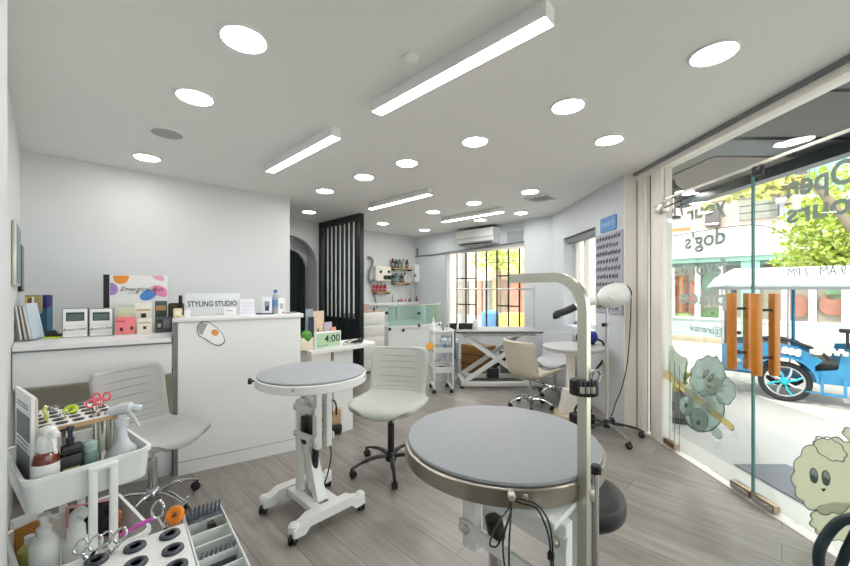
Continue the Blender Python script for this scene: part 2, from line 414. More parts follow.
# the inside face shows the lowest layer first, so the picture is stacked from the glass outwards in reverse
def face_decal(nm, layers, nlay=8):
    root = None
    for i, (part, ol, m) in enumerate(layers):
        o = decal(nm, part, ol, m, nlay-1-min(i, nlay-1), root)
        if root is None: root = o
def ring(nm, outer, k, m, lay, parent=None, part='outline'):
    cx = sum(q[0] for q in outer)/len(outer); cy = sum(q[1] for q in outer)/len(outer)
    inner = [(cx+(x-cx)*k, cy+(y-cy)*k) for x, y in outer]; x0 = 2.2075+lay*.0009; bm = BM(); n = len(outer)
    vs = [[bm.verts.new((xx, *xp(*p))) for p in pl] for xx in (x0, x0+.0006) for pl in (outer, inner)]
    for k_ in range(n):
        j = (k_+1) % n
        for a_, b_ in ((0, 1), (2, 3), (0, 2), (1, 3)): bm.faces.new((vs[a_][k_], vs[a_][j], vs[b_][j], vs[b_][k_]))
    return obj(part, bm, m, parent or GD[nm], smooth=0), inner
L = [blob(706, 376, 16, 19, .35, 11, .14), blob(723, 391, 10, 13, -.1, 7, .14), blob(697, 420, 9, 12, -.2), blob(684.5, 406, 7.5, 10, -.2), blob(702, 411, 20, 22, .5), blob(714, 433, 4.5, 7, -.6)]
for i, ol in enumerate(L):
    if i == 0: dogroot, inn = ring('door_1', ol, .94, D_line, 5, None, 'dog_decal')
    else: o, inn = ring('door_1', ol, .93, D_line, 5+2*i, dogroot)
    decal('door_1', 'fur', inn, D_fur, 5+2*i, dogroot)
for ol, m_, l_ in ((blob(712, 384, 9, 8, .4), D_pale, 3), (blob(704.5, 374, 2.2, 5, .5), D_line, 2), (blob(709.5, 378, 2.2, 5, .5), D_line, 2), (blob(705, 373, 1, 3, .5), D_white, 1), (blob(710, 377, 1, 3, .5), D_white, 1),
                  (blob(708, 387, 2, 1, .5), D_line, 2), (blob(697, 422, 4.5, 6, 0), D_pale, 3), (blob(685, 405, 4, 5, 0), D_pale, 3), (blob(697, 423, 2, 2.6, 0), D_line, 2), (blob(685, 405, 1.6, 2.2, 0), D_line, 2)):
    decal('door_1', 'face_mark', ol, m_, l_, dogroot)
# toothbrush held by the dog
tb, inn = ring('door_1', [(661, 370), (663, 368), (732, 425), (733, 430), (730, 431), (662, 376)], .97, D_line, 3, None, 'toothbrush_decal')
decal('door_1', 'brush_handle', inn, D_yel, 3, tb)
decal('door_1', 'bristles', [(666, 370), (668, 346), (671, 345), (675, 352), (680, 356), (686, 358), (684, 366), (681, 388), (676, 383), (671, 377)], D_pale, 4, tb)
for a in ((668.5, 361, 677), (673, 362, 682), (678, 365, 686)): decal('door_1', 'bristle_line', [(a[0], a[1]), (a[0]+.8, a[1]), (a[0]+.4, a[2]-302+302)], D_line, 2, tb)
decal('door_1', 'paw', blob(690, 391, 6, 8, -.6), D_pale, 0, dogroot); decal('door_1', 'paw', blob(708, 404, 7, 8.5, -.6), D_pale, 0, dogroot)
# big fluffy dog on the right leaf
big, inn = ring('door_2', blob(828, 449, 17, 9, .55, 8, .16), .92, D_line, 4, None, 'dog_decal')
o, inn = ring('door_2', blob(828, 476, 36, 37, .6, 14, .09, 70), .97, D_line, 6, big); decal('door_2', 'fur', inn, D_cream, 6, big)
o, inn = ring('door_2', blob(838, 522, 29, 18, .1, 12, .12, 60), .95, D_line, 8, big); decal('door_2', 'fur', inn, D_cream, 8, big)
o, inn = ring('door_2', blob(852, 436, 12, 6, .5, 6, .16), .88, D_line, 4, big); decal('door_2', 'fur', inn, D_cream, 4, big)
for cx, cy in ((812, 475.5), (824, 478)):
    decal('door_2', 'face_mark', blob(cx, cy, 4.2, 8, -.15), D_line, 3, big); decal('door_2', 'face_mark', blob(cx+.4, cy-1.5, 2.7, 5.5, -.15), D_white, 2, big)
    decal('door_2', 'face_mark', blob(cx-.5, cy+3, 2.8, 4, -.15), D_line, 1, big)
decal('door_2', 'face_mark', [(819, 489), (820, 488.5), (821.5, 490.5), (823.5, 488.5), (824, 489.5), (821.5, 492)], D_line, 3, big)

# ------------------------------------------------------------------ ceiling fittings
def downlight(px, py, z, label, group='round downlights set in the ceiling', r=.108):
    p = hz(px, py, z)
    global DL
    if DL is None:
        t = thing('downlight', label, 'ceiling light', p, 0, group)
        bm = BM(); lathe(bm, [(.112, 0), (.110, -.006), (.098, -.008), (.093, -.002), (.093, 0)], n=40); obj('trim_ring', bm, M_white, t)
        obj('diffuser', lathe(BM(), [(.092, -.001), (.092, -.004)], n=40), M_lamp, t); DL = t; return t
    c = dup(DL, p, 0, label); c['group'] = group; return c
DL = None
for px, py, lb in (
    (244, 39, 'large looking round downlight, the nearest one on the left side of the ceiling'), (195, 97, 'round downlight second from the camera in the left row, before the ceiling speaker'),
    (147, 157.5, 'round downlight close to the long white left wall, beyond the ceiling speaker'), (714, 53.5, 'round downlight nearest to the glass shop front'),
    (609, 140, 'round downlight above the right wall end beside the entrance post'), (568, 106, 'round downlight between the nearest linear lamp and the glass front, second in that row'),
    (475, 141.5, 'round downlight beyond the far end of the biggest linear lamp, brightest in mid ceiling'), (406.8, 163, 'round downlight between the second and third linear lamps, right one of that pair'),
    (364, 177, 'round downlight above the right post of the black slat screen'), (325, 191, 'round downlight above the left side of the black slat screen'),
    (309, 212, 'small looking downlight in front of the arched niche'), (383, 223.5, 'small looking downlight above the dog washing tub, nearest the wash wall'),
    (433, 212, 'small looking downlight just beyond the third linear lamp'), (474, 203, 'small looking downlight directly above the farthest linear lamp'),
    (530, 191.6, 'round downlight beside the square ceiling air vent'), (521, 213, 'farthest downlight in front of the small wall vent grille'),
    (480, 220, 'farthest downlight right above the air conditioner'), (424.6, 230, 'farthest downlight in the far left corner by the wash wall')):
    downlight(px, py, H-.001, lb)
def linear(c, rz, ln, label):
    global LN
    if LN is None:
        t = thing('linear_lamp', label, 'ceiling light', c, rz, 'linear box lamps on the ceiling')
        obj('housing', bx(BM(), -.04, .04, -.575, .575, -.072, 0, .002), M_white, t)
        obj('diffuser', bx(BM(), -.036, .036, -.57, .57, -.074, -.0725), M_bar, t); LN = t; return t
    return dup(LN, c, rz, label)
LN = None
linear((.1055, 1.912, H), TH, 1.15, 'long box shaped linear ceiling lamp nearest the camera'); linear((-1.06, 3.07, H), TH, 1.15, 'box shaped linear ceiling lamp near the white left wall')
linear((-.35, 4.69, H), TH, 1.15, 'box shaped linear ceiling lamp above the slat screen and mid chair'); linear((.71, 5.67, H), TH, 1.2, 'farthest box shaped linear ceiling lamp, before the air conditioner')
bm = BM(); lathe(bm, [(.12, 0), (.118, -.006), (.108, -.007), (.106, -.003), (0, -.004)], n=36)
t = thing('ceiling_speaker', 'round grey ceiling speaker grille, unlit, between two downlights', 'speaker', hz(167, 133.5, H-.001)); obj('rim', bm, M_ceil, t)
obj('speaker_grille', lathe(BM(), [(.1, -.004), (0, -.0075)], n=30), mat('grey speaker mesh', (176, 178, 178), .8), t)
t = thing('ceiling_vent', 'square louvred air vent in the ceiling by the back wall', 'vent', hz(541, 198, H-.001), TH)
bm = BM(); tray(bm, .3, .3, .012, .02, .01, (0, 0, -.012), 1.0, .01); obj('vent_frame', bm, M_white, t)
bm = BM()
for k in range(6): box(bm, (0, -.11+k*.044, -.016), (.26, .03, .003), rot=Euler((.5, 0, 0)).to_matrix())
obj('louvre', bm, M_grey, t)
bm = BM(); lathe(bm, [(.04, 0), (.04, -.012), (.02, -.018), (0, -.018)], n=20); 
solo('smoke_detector', 'small pale disc on the ceiling near the biggest linear lamp', 'detector', bm, M_ceil, hz(411, 57, H-.001))
# air conditioner on the back wall
t = thing('air_conditioner', 'white wall mounted split air conditioner above the barred window', 'air conditioner', R(5.8, 4.16, 2.27), TH)
prof = [(0, 0), (-.13, -.005), (-.2, .05), (-.225, .2), (-.21, .28), (0, .285)]
bm = BM(); prism(bm, prof, (0, -.43, 0), (1, 0, 0), (0, 0, 1), (0, .86, 0)); obj('housing', bm, M_gloss, t)
obj('air_flap', box(BM(), (-.165, 0, .018), (.075, .74, .006), rot=Euler((0, -.65, 0)).to_matrix()), M_dark, t)
obj('seam', bx(BM(), -.226, -.2, -.42, .42, .115, .119), M_grey, t)
obj('dark_top', bx(BM(), -.2, -.01, -.41, .41, .284, .29), M_dark, t)
t2 = solo('wall_vent', 'small square grey vent grille on the back wall right of the air conditioner', 'vent', rbox(BM(), 5.782, 5.798, sp(522, 235, 5.78)[0], sp(507, 235, 5.78)[0], 2.27, 2.45, .004), mat('pale grey grille', (176, 180, 186), .5))
bm = BM(); tube(bm, [R(5.785, 5.94, 2.16), R(5.785, 5.4, 2.16), R(5.785, 3.2, 2.25)], .014, 8); rbox(bm, 5.77, 5.8, 5.86, 5.9, 2.14, 2.34)
solo('wall_conduit', 'thin pale conduit running along the back wall above the window', 'conduit', bm, M_grey)
# ------------------------------------------------------------------ wheels and chairs
def caster(parent, p, ang, r=.026, m=M_black, ms=M_black, name='caster'):
    bm = BM(); p = Vector(p); d = Vector((math.cos(ang), math.sin(ang), 0)); a = Vector((-d.y, d.x, 0))
    for sg in (-1, 1):
        c = Vector((p.x, p.y, r))+a*sg*.013-d*.012
        lathe(bm, [(0, -.009), (r*.8, -.009), (r, -.005), (r, .005), (r*.8, .009), (0, .009)], c, 18, a)
    lathe(bm, [(0, .004), (r*.75, .003), (r*.9, -.003), (r*.9, -.006)], Vector((p.x, p.y, r*1.25))-d*.008, 14, a*.001+Z3)
    cyl(bm, (p.x, p.y, r), (p.x, p.y, max(p.z, r*2)+.01), .008, n=10)
    return obj(name, bm, m, parent)
def chair(label, loc, rz, fab, metal, hub_m, sh=.47, bh=.40, w=.235, ribs=True, leg_r=.27, legrot=0, group=None, curve=.05, dy=1.0):
    t = thing('swivel_chair', label, 'chair', loc, rz, group)
    prof = spline([(.25, sh-.045), (.235, sh-.012), (.12, sh-.002), (0, sh-.018), (-.1, sh-.014), (-.165, sh+.022), (-.2, sh+.09), (-.225, sh+.2), (-.25, sh+bh*.8), (-.272, sh+bh)], 5)
    prof = [Vector((p[0]*dy, p[1], 0)) for p in prof]; nv, nu = len(prof), 13; ks = int(nv*.56)
    def width(v):
        if v < .26: return w*(.50+.50*math.sin(v/.26*PI/2)**.8)
        if v < .45: return w
        if v < .62: return w*(1-.16*math.sin((v-.45)/.17*PI/2))
        if v < .9: return w*(.84+.04*(v-.62)/.28)
        return w*(.88-.14*((v-.9)/.1)**2.2)
    def pt(i, j):
        v = i/(nv-1); x = (j/(nu-1)*2-1); wd = width(v); p = prof[i]
        e = curve*abs(x)**2.4; f = max(0, min(1, (v-.4)/.25))
        return Vector((x*wd, p[0]+e*f*1.1-(0 if f else 0), p[1]+e*(1-f)*.8))
    def grid(i0, i1):
        bm = BM(); g = [[bm.verts.new(pt(i, j)) for j in range(nu)] for i in range(i0, i1+1)]
        for a, b in zip(g, g[1:]):
            for j in range(nu-1): bm.faces.new((a[j], a[j+1], b[j+1], b[j]))
        return bm
    md = (('solid', .042, 0), ('sub', 2))
    def flip(bm): return bm
    s_ = obj('seat', grid(0, ks), fab, t, smooth=180, mods=md); b_ = obj('backrest', grid(ks-1, nv-1), fab, t, smooth=180, mods=md)
    if ribs:
        bm = BM()
        for q in range(8):
            i = ks+2+int(q*(nv-ks-5)/7.0)
            for off in (.0022,):
                pts = []
                for j in range(nu):
                    a = pt(i, j); n_ = (pt(min(i+1, nv-1), j)-pt(i-1, j)).cross(Vector((1, 0, 0))).normalized()
                    if n_.y < 0: n_ = -n_
                    if 0 < j < nu-1: pts.append((a, n_))
                tube(bm, [a+n_*.0203 for a, n_ in pts], .0024, 6)
                tube(bm, [a-n_*.0203 for a, n_ in pts], .0024, 6)
        obj('stitching', bm, mat('dark seam thread', (128, 126, 120), .9), b_)
    bm = BM(); cyl(bm, (0, 0, .09), (0, 0, sh-.16), .026); obj('lift_column', bm, hub_m, t)
    bm = BM(); cyl(bm, (0, 0, sh-.18), (0, 0, sh-.055), .014, n=14); bx(bm, -.07, .07, -.07, .07, sh-.068, sh-.05, .004); obj('mount', bm, M_chrome if hub_m is not M_black else M_dark, t)
    bm = BM(); tube(bm, [(.02, 0, sh-.075), (.16, .01, sh-.08), (.2, .01, sh-.078)], .005, 8); obj('lever', bm, M_black, t)
    lathe(bm := BM(), [(0, .065), (.04, .065), (.045, .08), (.04, .12), (.03, .135), (0, .135)]); obj('hub', bm, metal, t)
    for k in range(5):
        a = 2*PI*k/5+legrot; d = Vector((math.cos(a), math.sin(a), 0))
        bm = BM(); tube(bm, spline([d*.03+Z3*.105, d*.12+Z3*.115, d*(leg_r*.75)+Z3*.095, d*leg_r+Z3*.066], 4), [.021]*4+[.018]*4+[.013]*5, 8, flat=.7)
        lg = obj('leg', bm, metal, t); caster(lg, d*leg_r+Z3*.06, a)
    return t
chair('grey ribbed fabric swivel chair at the white front desk on the left', (-1.765, 2.375, 0), math.radians(-110), M_fab, M_chrome, M_chrome, .48, .41, .255, legrot=.40, dy=1.08)
chair('pale ribbed swivel chair on a black base between the two round grooming tables', (-.27, 2.90, 0), math.radians(168), M_fab2, M_black, M_black, .52, .40, .285, legrot=.70, leg_r=.32, dy=1.15)
chair('cream swivel chair seen from behind at the far round table', (1.27, 4.40, 0), math.radians(-56), M_fabc, M_chrome, M_chrome, .40, .42, .27, ribs=False, legrot=.4, leg_r=.26, curve=.10, dy=1.2)
chair('light grey swivel chair behind the far round table, partly hidden', (1.73, 4.88, 0), math.radians(150), M_fabl, M_chrome, M_chrome, .45, .38, .23, ribs=False, legrot=.9, leg_r=.22)

# black round stool
t = thing('stool', 'black padded round stool behind the post of the nearest grooming table', 'stool', (.64, 1.555, 0))
bm = BM(); lathe(bm, [(0, .49), (.16, .49), (.182, .498), (.190, .515), (.191, .55), (.184, .572), (.165, .583), (.12, .584), (0, .58)], n=56); obj('seat', bm, M_blackg, t)
bm = BM(); tube(bm, [(.183*math.cos(a), .183*math.sin(a), .508) for a in [2*PI*k/48 for k in range(48)]], .005, 6, True); obj('piping', bm, M_black, t)
bm = BM(); cyl(bm, (0, 0, .1), (0, 0, .40), .024); obj('lift_column', bm, M_chrome, t)
bm = BM(); cyl(bm, (0, 0, .38), (0, 0, .49), .014); lathe(bm, [(.03, .395), (.03, .41), (.016, .415)], n=20); obj('piston', bm, M_dark, t)
for k in range(5):
    a = 2*PI*k/5+.3; d = Vector((math.cos(a), math.sin(a), 0)); bm = BM()
    tube(bm, [d*.0+Z3*.12, d*.13+Z3*.1, d*.25+Z3*.066], [.02, .017, .012], 8); lg = obj('leg', bm, M_chrome, t); caster(lg, d*.25+Z3*.06, a)

# ------------------------------------------------------------------ round lift tables
def round_table(label, loc, rz, r, zt, rim_m, pad_m, mirror=1, off=(0, 0), half=.21, bolts=True, rimh=.05, tilt=.05, base=True, la=.175, lb=.345, sp_=.035, act=None, yb0=.10, yt0=-.12):
    t = thing('grooming_table', label, 'grooming table', loc, rz)
    bm = BM(); lathe(bm, [(0, zt-.012), (r-.006, zt-.012), (r-.003, zt-.006), (r-.006, zt), (r-.02, zt+.003), (0, zt+.004)], n=72); obj('table_mat', bm, pad_m, t, smooth=50)
    bm = BM(); lathe(bm, [(r-.02, zt-.014), (r, zt-.012), (r+.006, zt-.016), (r+.006, zt-rimh-.01), (r, zt-rimh-.014), (0, zt-rimh-.014)], n=72); rim = obj('rim', bm, rim_m, t, smooth=40)
    for a in (.6, 2.2, 3.9, 5.4):
        d = Vector((math.cos(a), math.sin(a), 0)); obj('bolt', lathe(BM(), [(.009, 0), (.009, .004), (0, .007)], d*(r+.004)+Z3*(zt-.03), 12, d), M_chrome, rim)
    ox, oy = off; zu = zt-rimh-.014; m = mirror
    # y = -v side is towards the camera; links run along -y
    yb, yt = yb0*m, yt0*m       # lower (base) post and upper (table) post
    bm = BM(); bx(bm, ox-.11, ox+.11, oy-.2, oy+.2, zu-.02, zu, .003); obj('top_bracket', bm, M_metalw, t)
    for sx in (-sp_, sp_):
        bm = BM(); bx(bm, ox+sx-.018, ox+sx+.018, oy+yt-.025, oy+yt+.025, zu-lb-.04, zu-.015, .003); obj('upper_post', bm, M_metalw, t)
        bm = BM(); bx(bm, ox+sx-.02, ox+sx+.02, oy+yb-.025, oy+yb+.025, .10, zu-la+.045, .003); obj('lower_post', bm, M_metalw, t)
        for z in (zu-la, zu-lb):
            bm = BM(); s = sx+.026*(1 if sx > 0 else -1)
            p0, p1 = Vector((ox+s, oy+yb, z)), Vector((ox+s, oy+yt, z+tilt*(1 if 1 else 0)))
            dv = (p1-p0); ex = dv.normalized(); ey = Vector((1, 0, 0)).cross(ex)
            prism(bm, [(-.03, -.02), (dv.length+.03, -.02), (dv.length+.03, .02), (-.03, .02)], p0-Vector((.005, 0, 0)), ex, ey, (.01, 0, 0))
            lk = obj('lift_link', bm, M_metalw, t)
            for p in (p0, p1):
                sg = 1 if sx > 0 else -1
                obj('pivot_bolt', lathe(BM(), [(.014, 0), (.014, .008), (.008, .014), (0, .014)], p+Vector((sg*.004, 0, 0)), 12, (sg, 0, 0)), M_alu, lk)
    bm = BM(); cyl(bm, (ox, oy+yb*-.2, .2), (ox, oy+yt*.5, zu-.16), .022); obj('actuator', bm, act or M_chrome, t)
    bm = BM(); cyl(bm, (ox, oy+yt*.42, zu-.20), (ox, oy+yt*.55, zu-.14), .028); obj('actuator_cap', bm, M_black, t)
    # slanted brace
    bm = BM(); ex = Vector((0, -.15*m, -.36)).normalized(); 
    prism(bm, [(-.02, -.03), (.40, -.03), (.40, .03), (-.02, .03)], Vector((ox-.03, oy+yb*.6, .47)), ex, Vector((0, ex.z, -ex.y)), (.06, 0, 0)); obj('brace', bm, M_metalw, t)
    # H shaped base with casters
    for sx in (-.06, .06):
        bm = BM(); bx(bm, ox+sx-.03, ox+sx+.03, -half+oy, half+oy, .075, .115, .004); obj('base_beam', bm, M_metalw, t)
    for y in (-half, half):
        bm = BM(); prism(bm, [(-.24, .04), (-.17, .04), (-.14, .07), (.14, .07), (.17, .04), (.24, .04), (.24, .085), (.17, .105), (.14, .125), (-.14, .125), (-.17, .105), (-.24, .085)], (ox, oy+y-.035, 0), (1, 0, 0), (0, 0, 1), (0, .07, 0))
        cb = obj('crossbar', bm, M_metalw, t)
        for x in (-.225, .225):
            caster(cb, (ox+x, oy+y, .06), 1.0+x, .027); 
            obj('caster_cap', lathe(BM(), [(.03, .075), (.03, .1), (.02, .112), (0, .112)], (ox+x, oy+y, 0), 14), M_metalw, cb)
    return t
t1 = round_table('round grey topped grooming table on a white lift frame in front of the reception counter', (-.72, 2.345, 0), TH, .332, .895, M_metalw, M_pad, 1, half=.20, tilt=.02, act=M_dark)
bm = BM(); kd = Matrix.Rotation(-TH, 3, 'Z') @ Vector((-.94, -.34, 0)); lathe(bm, [(.006, -.03), (.006, .006), (.017, .008), (.02, .02), (.017, .03), (0, .032)], kd*.345+Z3*.86, 14, kd); obj('knob', bm, M_black, t1)
bm = BM(); tube(bm, spline([(.05, .02, .62), (.09, -.02, .5), (.11, -.04, .35), (.1, -.02, .22), (.08, .0, .13)], 6), .005, 6); obj('cable', bm, M_black, t1)
bm = BM(); tube(bm, spline([(.0, .04, .6), (.03, .03, .48), (.05, .0, .36), (.06, -.02, .13)], 6), .004, 6); obj('cable', bm, M_alu, t1)
obj('motor', bx(BM(), -.04, .04, .03, .09, .42, .6, .01), M_black, t1)

t2_ = round_table('big round grooming table with steel rim and restraint post, nearest the camera', (.272, 1.325, 0), TH, .338, .893, M_steel, M_pad, -1, off=(-.14, -.12), half=.22, rimh=.052, tilt=.03, la=.06, lb=.19, sp_=.055, yb0=.19, yt0=-.10)
# post with arm (world -> local)
def loc2(o, p):
    M = Matrix.Translation(o.location) @ Matrix.Rotation(o.rotation_euler.z, 4, 'Z'); return M.inverted() @ Vector(p)
px_, py_ = .442, 1.018
L2 = lambda *p: loc2(t2_, p)
adir = (Vector((.30, 1.235, 0))-Vector((px_, py_, 0))).normalized()
def sweep_rect(bm, pts, w, d, side):
    side = Vector(side).normalized(); rings = []
    for i, p in enumerate(pts):
        tn = (pts[min(i+1, len(pts)-1)]-pts[max(i-1, 0)]).normalized(); nn = side.cross(tn).normalized()
        rings.append([bm.verts.new(p+side*a*w/2+nn*b*d/2) for a, b in ((-1, -1), (1, -1), (1, 1), (-1, 1))])
    for a, b in zip(rings, rings[1:]):
        for k in range(4): bm.faces.new((a[k], a[(k+1) % 4], b[(k+1) % 4], b[k]))
    bm.faces.new(rings[0][::-1]); bm.faces.new(rings[-1]); return bm
P0 = Vector((px_, py_, 0)); rr = .095; zt_ = 1.455
pts = [P0+Z3*.60, P0+Z3*(zt_-rr)]
for k in range(1, 9): a = PI/2*k/8; pts.append(P0+Z3*(zt_-rr+rr*math.sin(a))+adir*(rr*(1-math.cos(a))))
pts.append(P0+adir*.272+Z3*zt_)
side = Vector((-adir.y, adir.x, 0)); pts = [L2(*p) for p in pts]; sl = L2(*(P0+side))-L2(*P0)
post = obj('restraint_post', sweep_rect(BM(), pts, .018, .029, sl), M_alu, t2_, smooth=30)
bm = BM(); cyl(bm, L2(px_+.036, py_+.016, .25), L2(px_+.036, py_+.016, .90), .0125); obj('post_holder', bm, M_chrome, t2_)
bm = BM(); box(bm, L2(px_+.014, py_+.008, .85), (.036, .03, .035), .6, .005); obj('post_clamp', bm, M_alu, t2_)
obj('clamp_knob', lathe(BM(), [(.008, 0), (.008, .02), (.014, .022), (.016, .04), (.012, .046), (0, .046)], L2(px_+.046, py_+.026, .872), 16, (0, 0, 1)), M_black, t2_)
# black ratchet strap round the post
bm = BM(); c = Vector((px_+.0, py_, 1.147)); 
for k in range(20):
    a = 2*PI*k/20; p = c+Vector((.029*math.cos(a), .025*math.sin(a), 0)); box(bm, L2(*p), (.014, .014, .04), a, .002)
st = obj('strap_clamp', bm, M_black, t2_)
for k in (-1, 0, 1): obj('strap_slot', box(BM(), L2(px_-.004+k*.014, py_-.031, 1.147), (.005, .012, .018), 0, .001), M_alu, st)
bm = BM(); tube(bm, [L2(px_+.035, py_-.01, 1.165), L2(px_+.04, py_-.012, 1.185), L2(px_+.03, py_-.012, 1.2), L2(px_+.02, py_-.01, 1.17)], .004, 8); lathe(bm, [(.009, 0), (.009, .03), (0, .03)], L2(px_+.02, py_, 1.165), 10); obj('buckle', bm, M_chrome, st)
# bolt under the rim and hanging black cables
b_ = Vector((.165, .985, .82))
obj('rim_knob', lathe(BM(), [(.006, -.02), (.006, 0), (.011, .004), (.011, .016), (.007, .022), (0, .022)], L2(*dp(511, 494, .975)), 14, L2(*(Vector((.19, .9, .835))))-L2(.2, 1.0, .835)), M_alu, t2_)
def dps(*a): return [L2(*dp(x, y, Y)) for x, y, Y in a]
for pl in ([(511, 497, .98), (509, 508, .96), (500, 520, .93), (492, 536, .9), (490, 545, .9), (497, 546, .9), (504, 532, .9), (508, 520, .92), (512, 508, .95)],
           [(511, 500, .98), (510, 515, .93), (504, 535, .9), (503, 552, .9), (506, 575, .9)], [(512, 498, .98), (524, 500, .96), (537, 505, .94), (548, 520, .93), (552, 540, .92), (553, 560, .92), (555, 590, .92)],
           [(512, 499, .98), (520, 503, .96), (536, 508, .94), (544, 522, .93), (549, 538, .92), (551, 560, .92), (551, 590, .92)], [(511, 512, .93), (510, 528, .9), (509, 545, .9), (509, 566, .9)]):
    obj('cable', tube(BM(), spline(dps(*pl), 6), .0023, 6), M_black, t2_)
obj('cable_plug', box(BM(), L2(*dp(551, 556, .92)), (.012, .016, .02), 0, .003), M_black, t2_)
# far round table on a column
t3 = thing('grooming_table', 'pale round table on a single cream column behind the cream chair', 'table', (1.66, 4.08, 0))
bm = BM(); lathe(bm, [(0, .755), (.32, .755), (.33, .762), (.333, .78), (.325, .788), (0, .79)], n=60); obj('table_top', bm, mat('pale table top', (196, 196, 194), .5), t3)
bm = BM(); lathe(bm, [(.3, .755), (.3, .735), (.0, .735)], n=48); obj('under_tray', bm, M_cream, t3)
bm = BM(); bx(bm, -.075, -.0, -.035, .035, .06, .735, .004); obj('column', bm, M_cream, t3)
bm = BM(); prism(bm, [(-.16, 0), (.12, 0), (.06, .26), (-.11, .26)], (0, -.07, .05), (1, 0, 0), (0, 0, 1), (0, .12, 0)); cv = obj('pedal_cover', bm, M_cream, t3)
for z in (.11, .16): obj('pedal_button', bx(BM(), .02, .06, -.078, -.07, z-.018, z+.018, .003), M_black, cv)
bm = BM(); lathe(bm, [(0, 0), (.20, 0), (.22, .01), (.215, .04), (.2, .055), (0, .058)], n=44); obj('base_plate', bm, mat('cream base paint', (214, 200, 172), .5), t3)
# scissor lift table under the window
t4 = thing('lift_table', 'long grey topped scissor lift table standing under the barred window', 'grooming table', (1.07, 5.5, 0))
obj('table_top', bx(BM(), -.62, .62, -.3, .3, .785, .825, .006), mat('lift table top', (168, 168, 166), .5), t4)
obj('edge_trim', bx(BM(), -.625, .625, -.305, .305, .795, .808, .003), M_dark, t4)
bm = BM(); [bx(bm, -.52, .52, y-.02, y+.02, .73, .785, .003) for y in (-.22, .22)]; [bx(bm, x-.02, x+.02, -.22, .22, .73, .785) for x in (-.5, .5)]; obj('upper_frame', bm, M_metalw, t4)
for y in (-.24, .22):
    for (x0, z0, x1, z1) in ((-.5, .09, .42, .71), (-.48, .72, .42, .10)):
        dv = Vector((x1-x0, 0, z1-z0)); ex = dv.normalized(); obj('scissor_arm', prism(BM(), [(0, -.032), (dv.length, -.032), (dv.length, .032), (0, .032)], (x0, y+(.02 if z0 > .5 else 0), z0), ex, (-ex.z, 0, ex.x), (0, .018, 0)), M_metalw, t4)
bm = BM(); [bx(bm, -.55, .6, y-.03, y+.03, .03, .09, .004) for y in (-.25, .25)]; [bx(bm, x-.03, x+.03, -.25, .25, .03, .09, .004) for x in (-.52, .57)]; obj('base_frame', bm, M_metalw, t4)
obj('motor', bx(BM(), -.15, .02, -.12, .02, .1, .25, .015), M_dark, t4); bm = BM(); cyl(bm, (-.1, -.05, .2), (.25, -.05, .5), .025); obj('actuator', bm, M_black, t4)
for x in (-.54, .58):
    for y in (-.25, .25): obj('foot', lathe(BM(), [(.03, 0), (.03, .012), (.012, .02), (.012, .035)], (x, y, 0), 12), M_black, t4)
for x, nm in ((-.60, 'upright'), (.575, 'upright')):
    obj('arm_post', cyl(BM(), (x, .0, .78), (x, .0, 1.47), .012, n=12), M_alu, t4)
obj('crossbar', cyl(BM(), (-.60, 0, 1.42), (.575, 0, 1.42), .010, n=12), M_alu, t4)
# ------------------------------------------------------------------ three tier carts
def cart(label, c, rz, w, l, rims, depth, bars, m=M_gloss, handle=True, name='utility_cart'):
    t = thing(name, label, 'trolley', c, rz)
    for z, dpt in zip(rims, depth): obj('tray', tray(BM(), w, l, dpt, .004, .035, (0, 0, z-dpt), .96), m, t)
    for sy in (-1, 1):
        for x in bars:
            bm = BM(); bx(bm, x-.011, x+.011, sy*(l/2+.012)-.008, sy*(l/2+.012)+.008, .06, rims[0]-.012, .003); obj('upright', bm, m, t)
        bm = BM(); bx(bm, min(bars)-.012, max(bars)+.012, sy*(l/2+.012)-.009, sy*(l/2+.012)+.009, rims[0]-.026, rims[0]-.010, .003); obj('handle', bm, m, t)
    for sx in (-1, 1):
        for sy in (-1, 1): caster(t, (sx*(w/2-.03), sy*(l/2-.02), .06), 1, .025)
    for sx in (-1, 1): obj('base_rail', bx(BM(), sx*(w/2-.03)-.012, sx*(w/2-.03)+.012, -l/2+.01, l/2-.01, .055, .085), m, t)
    return t
CR = math.radians(54); CE1, CE2 = Vector((math.cos(CR), math.sin(CR), 0)), Vector((-math.sin(CR), math.cos(CR), 0)); CC = Vector((-1.247, 1.319, 0))
CA = cart('white three tier tray cart loaded with bottles and scissors on the left', CC, CR, .315, .40, (.85, .55, .27), (.105, .105, .1), (-.006, .0465))
cart('small white cart under the open scissor organizer in the lower left corner', R(.10, .86), TH+.09, .34, .24, (.785, .5, .25), (.07, .08, .08), (-.03, .03))
CW = cart('white three tier trolley standing beside the scissor lift table', (.23, 5.15, 0), .12, .30, .36, (.86, .62, .36), (.07, .07, .08), (-.13, .13), M_metalw)
obj('blue_side_panel', bx(BM(), .165, .18, -.12, .12, .45, .84, .004), mat('teal blue plastic', (44, 96, 122), .4), CW)
def C(x, y, z): # point in cart A's frame -> world
    v = CC+CE1*x+CE2*y; return Vector((v.x, v.y, z))
def oncart(px, py, z, back=0): return hz(px, py, z)
TF = .752   # floor of the top tray
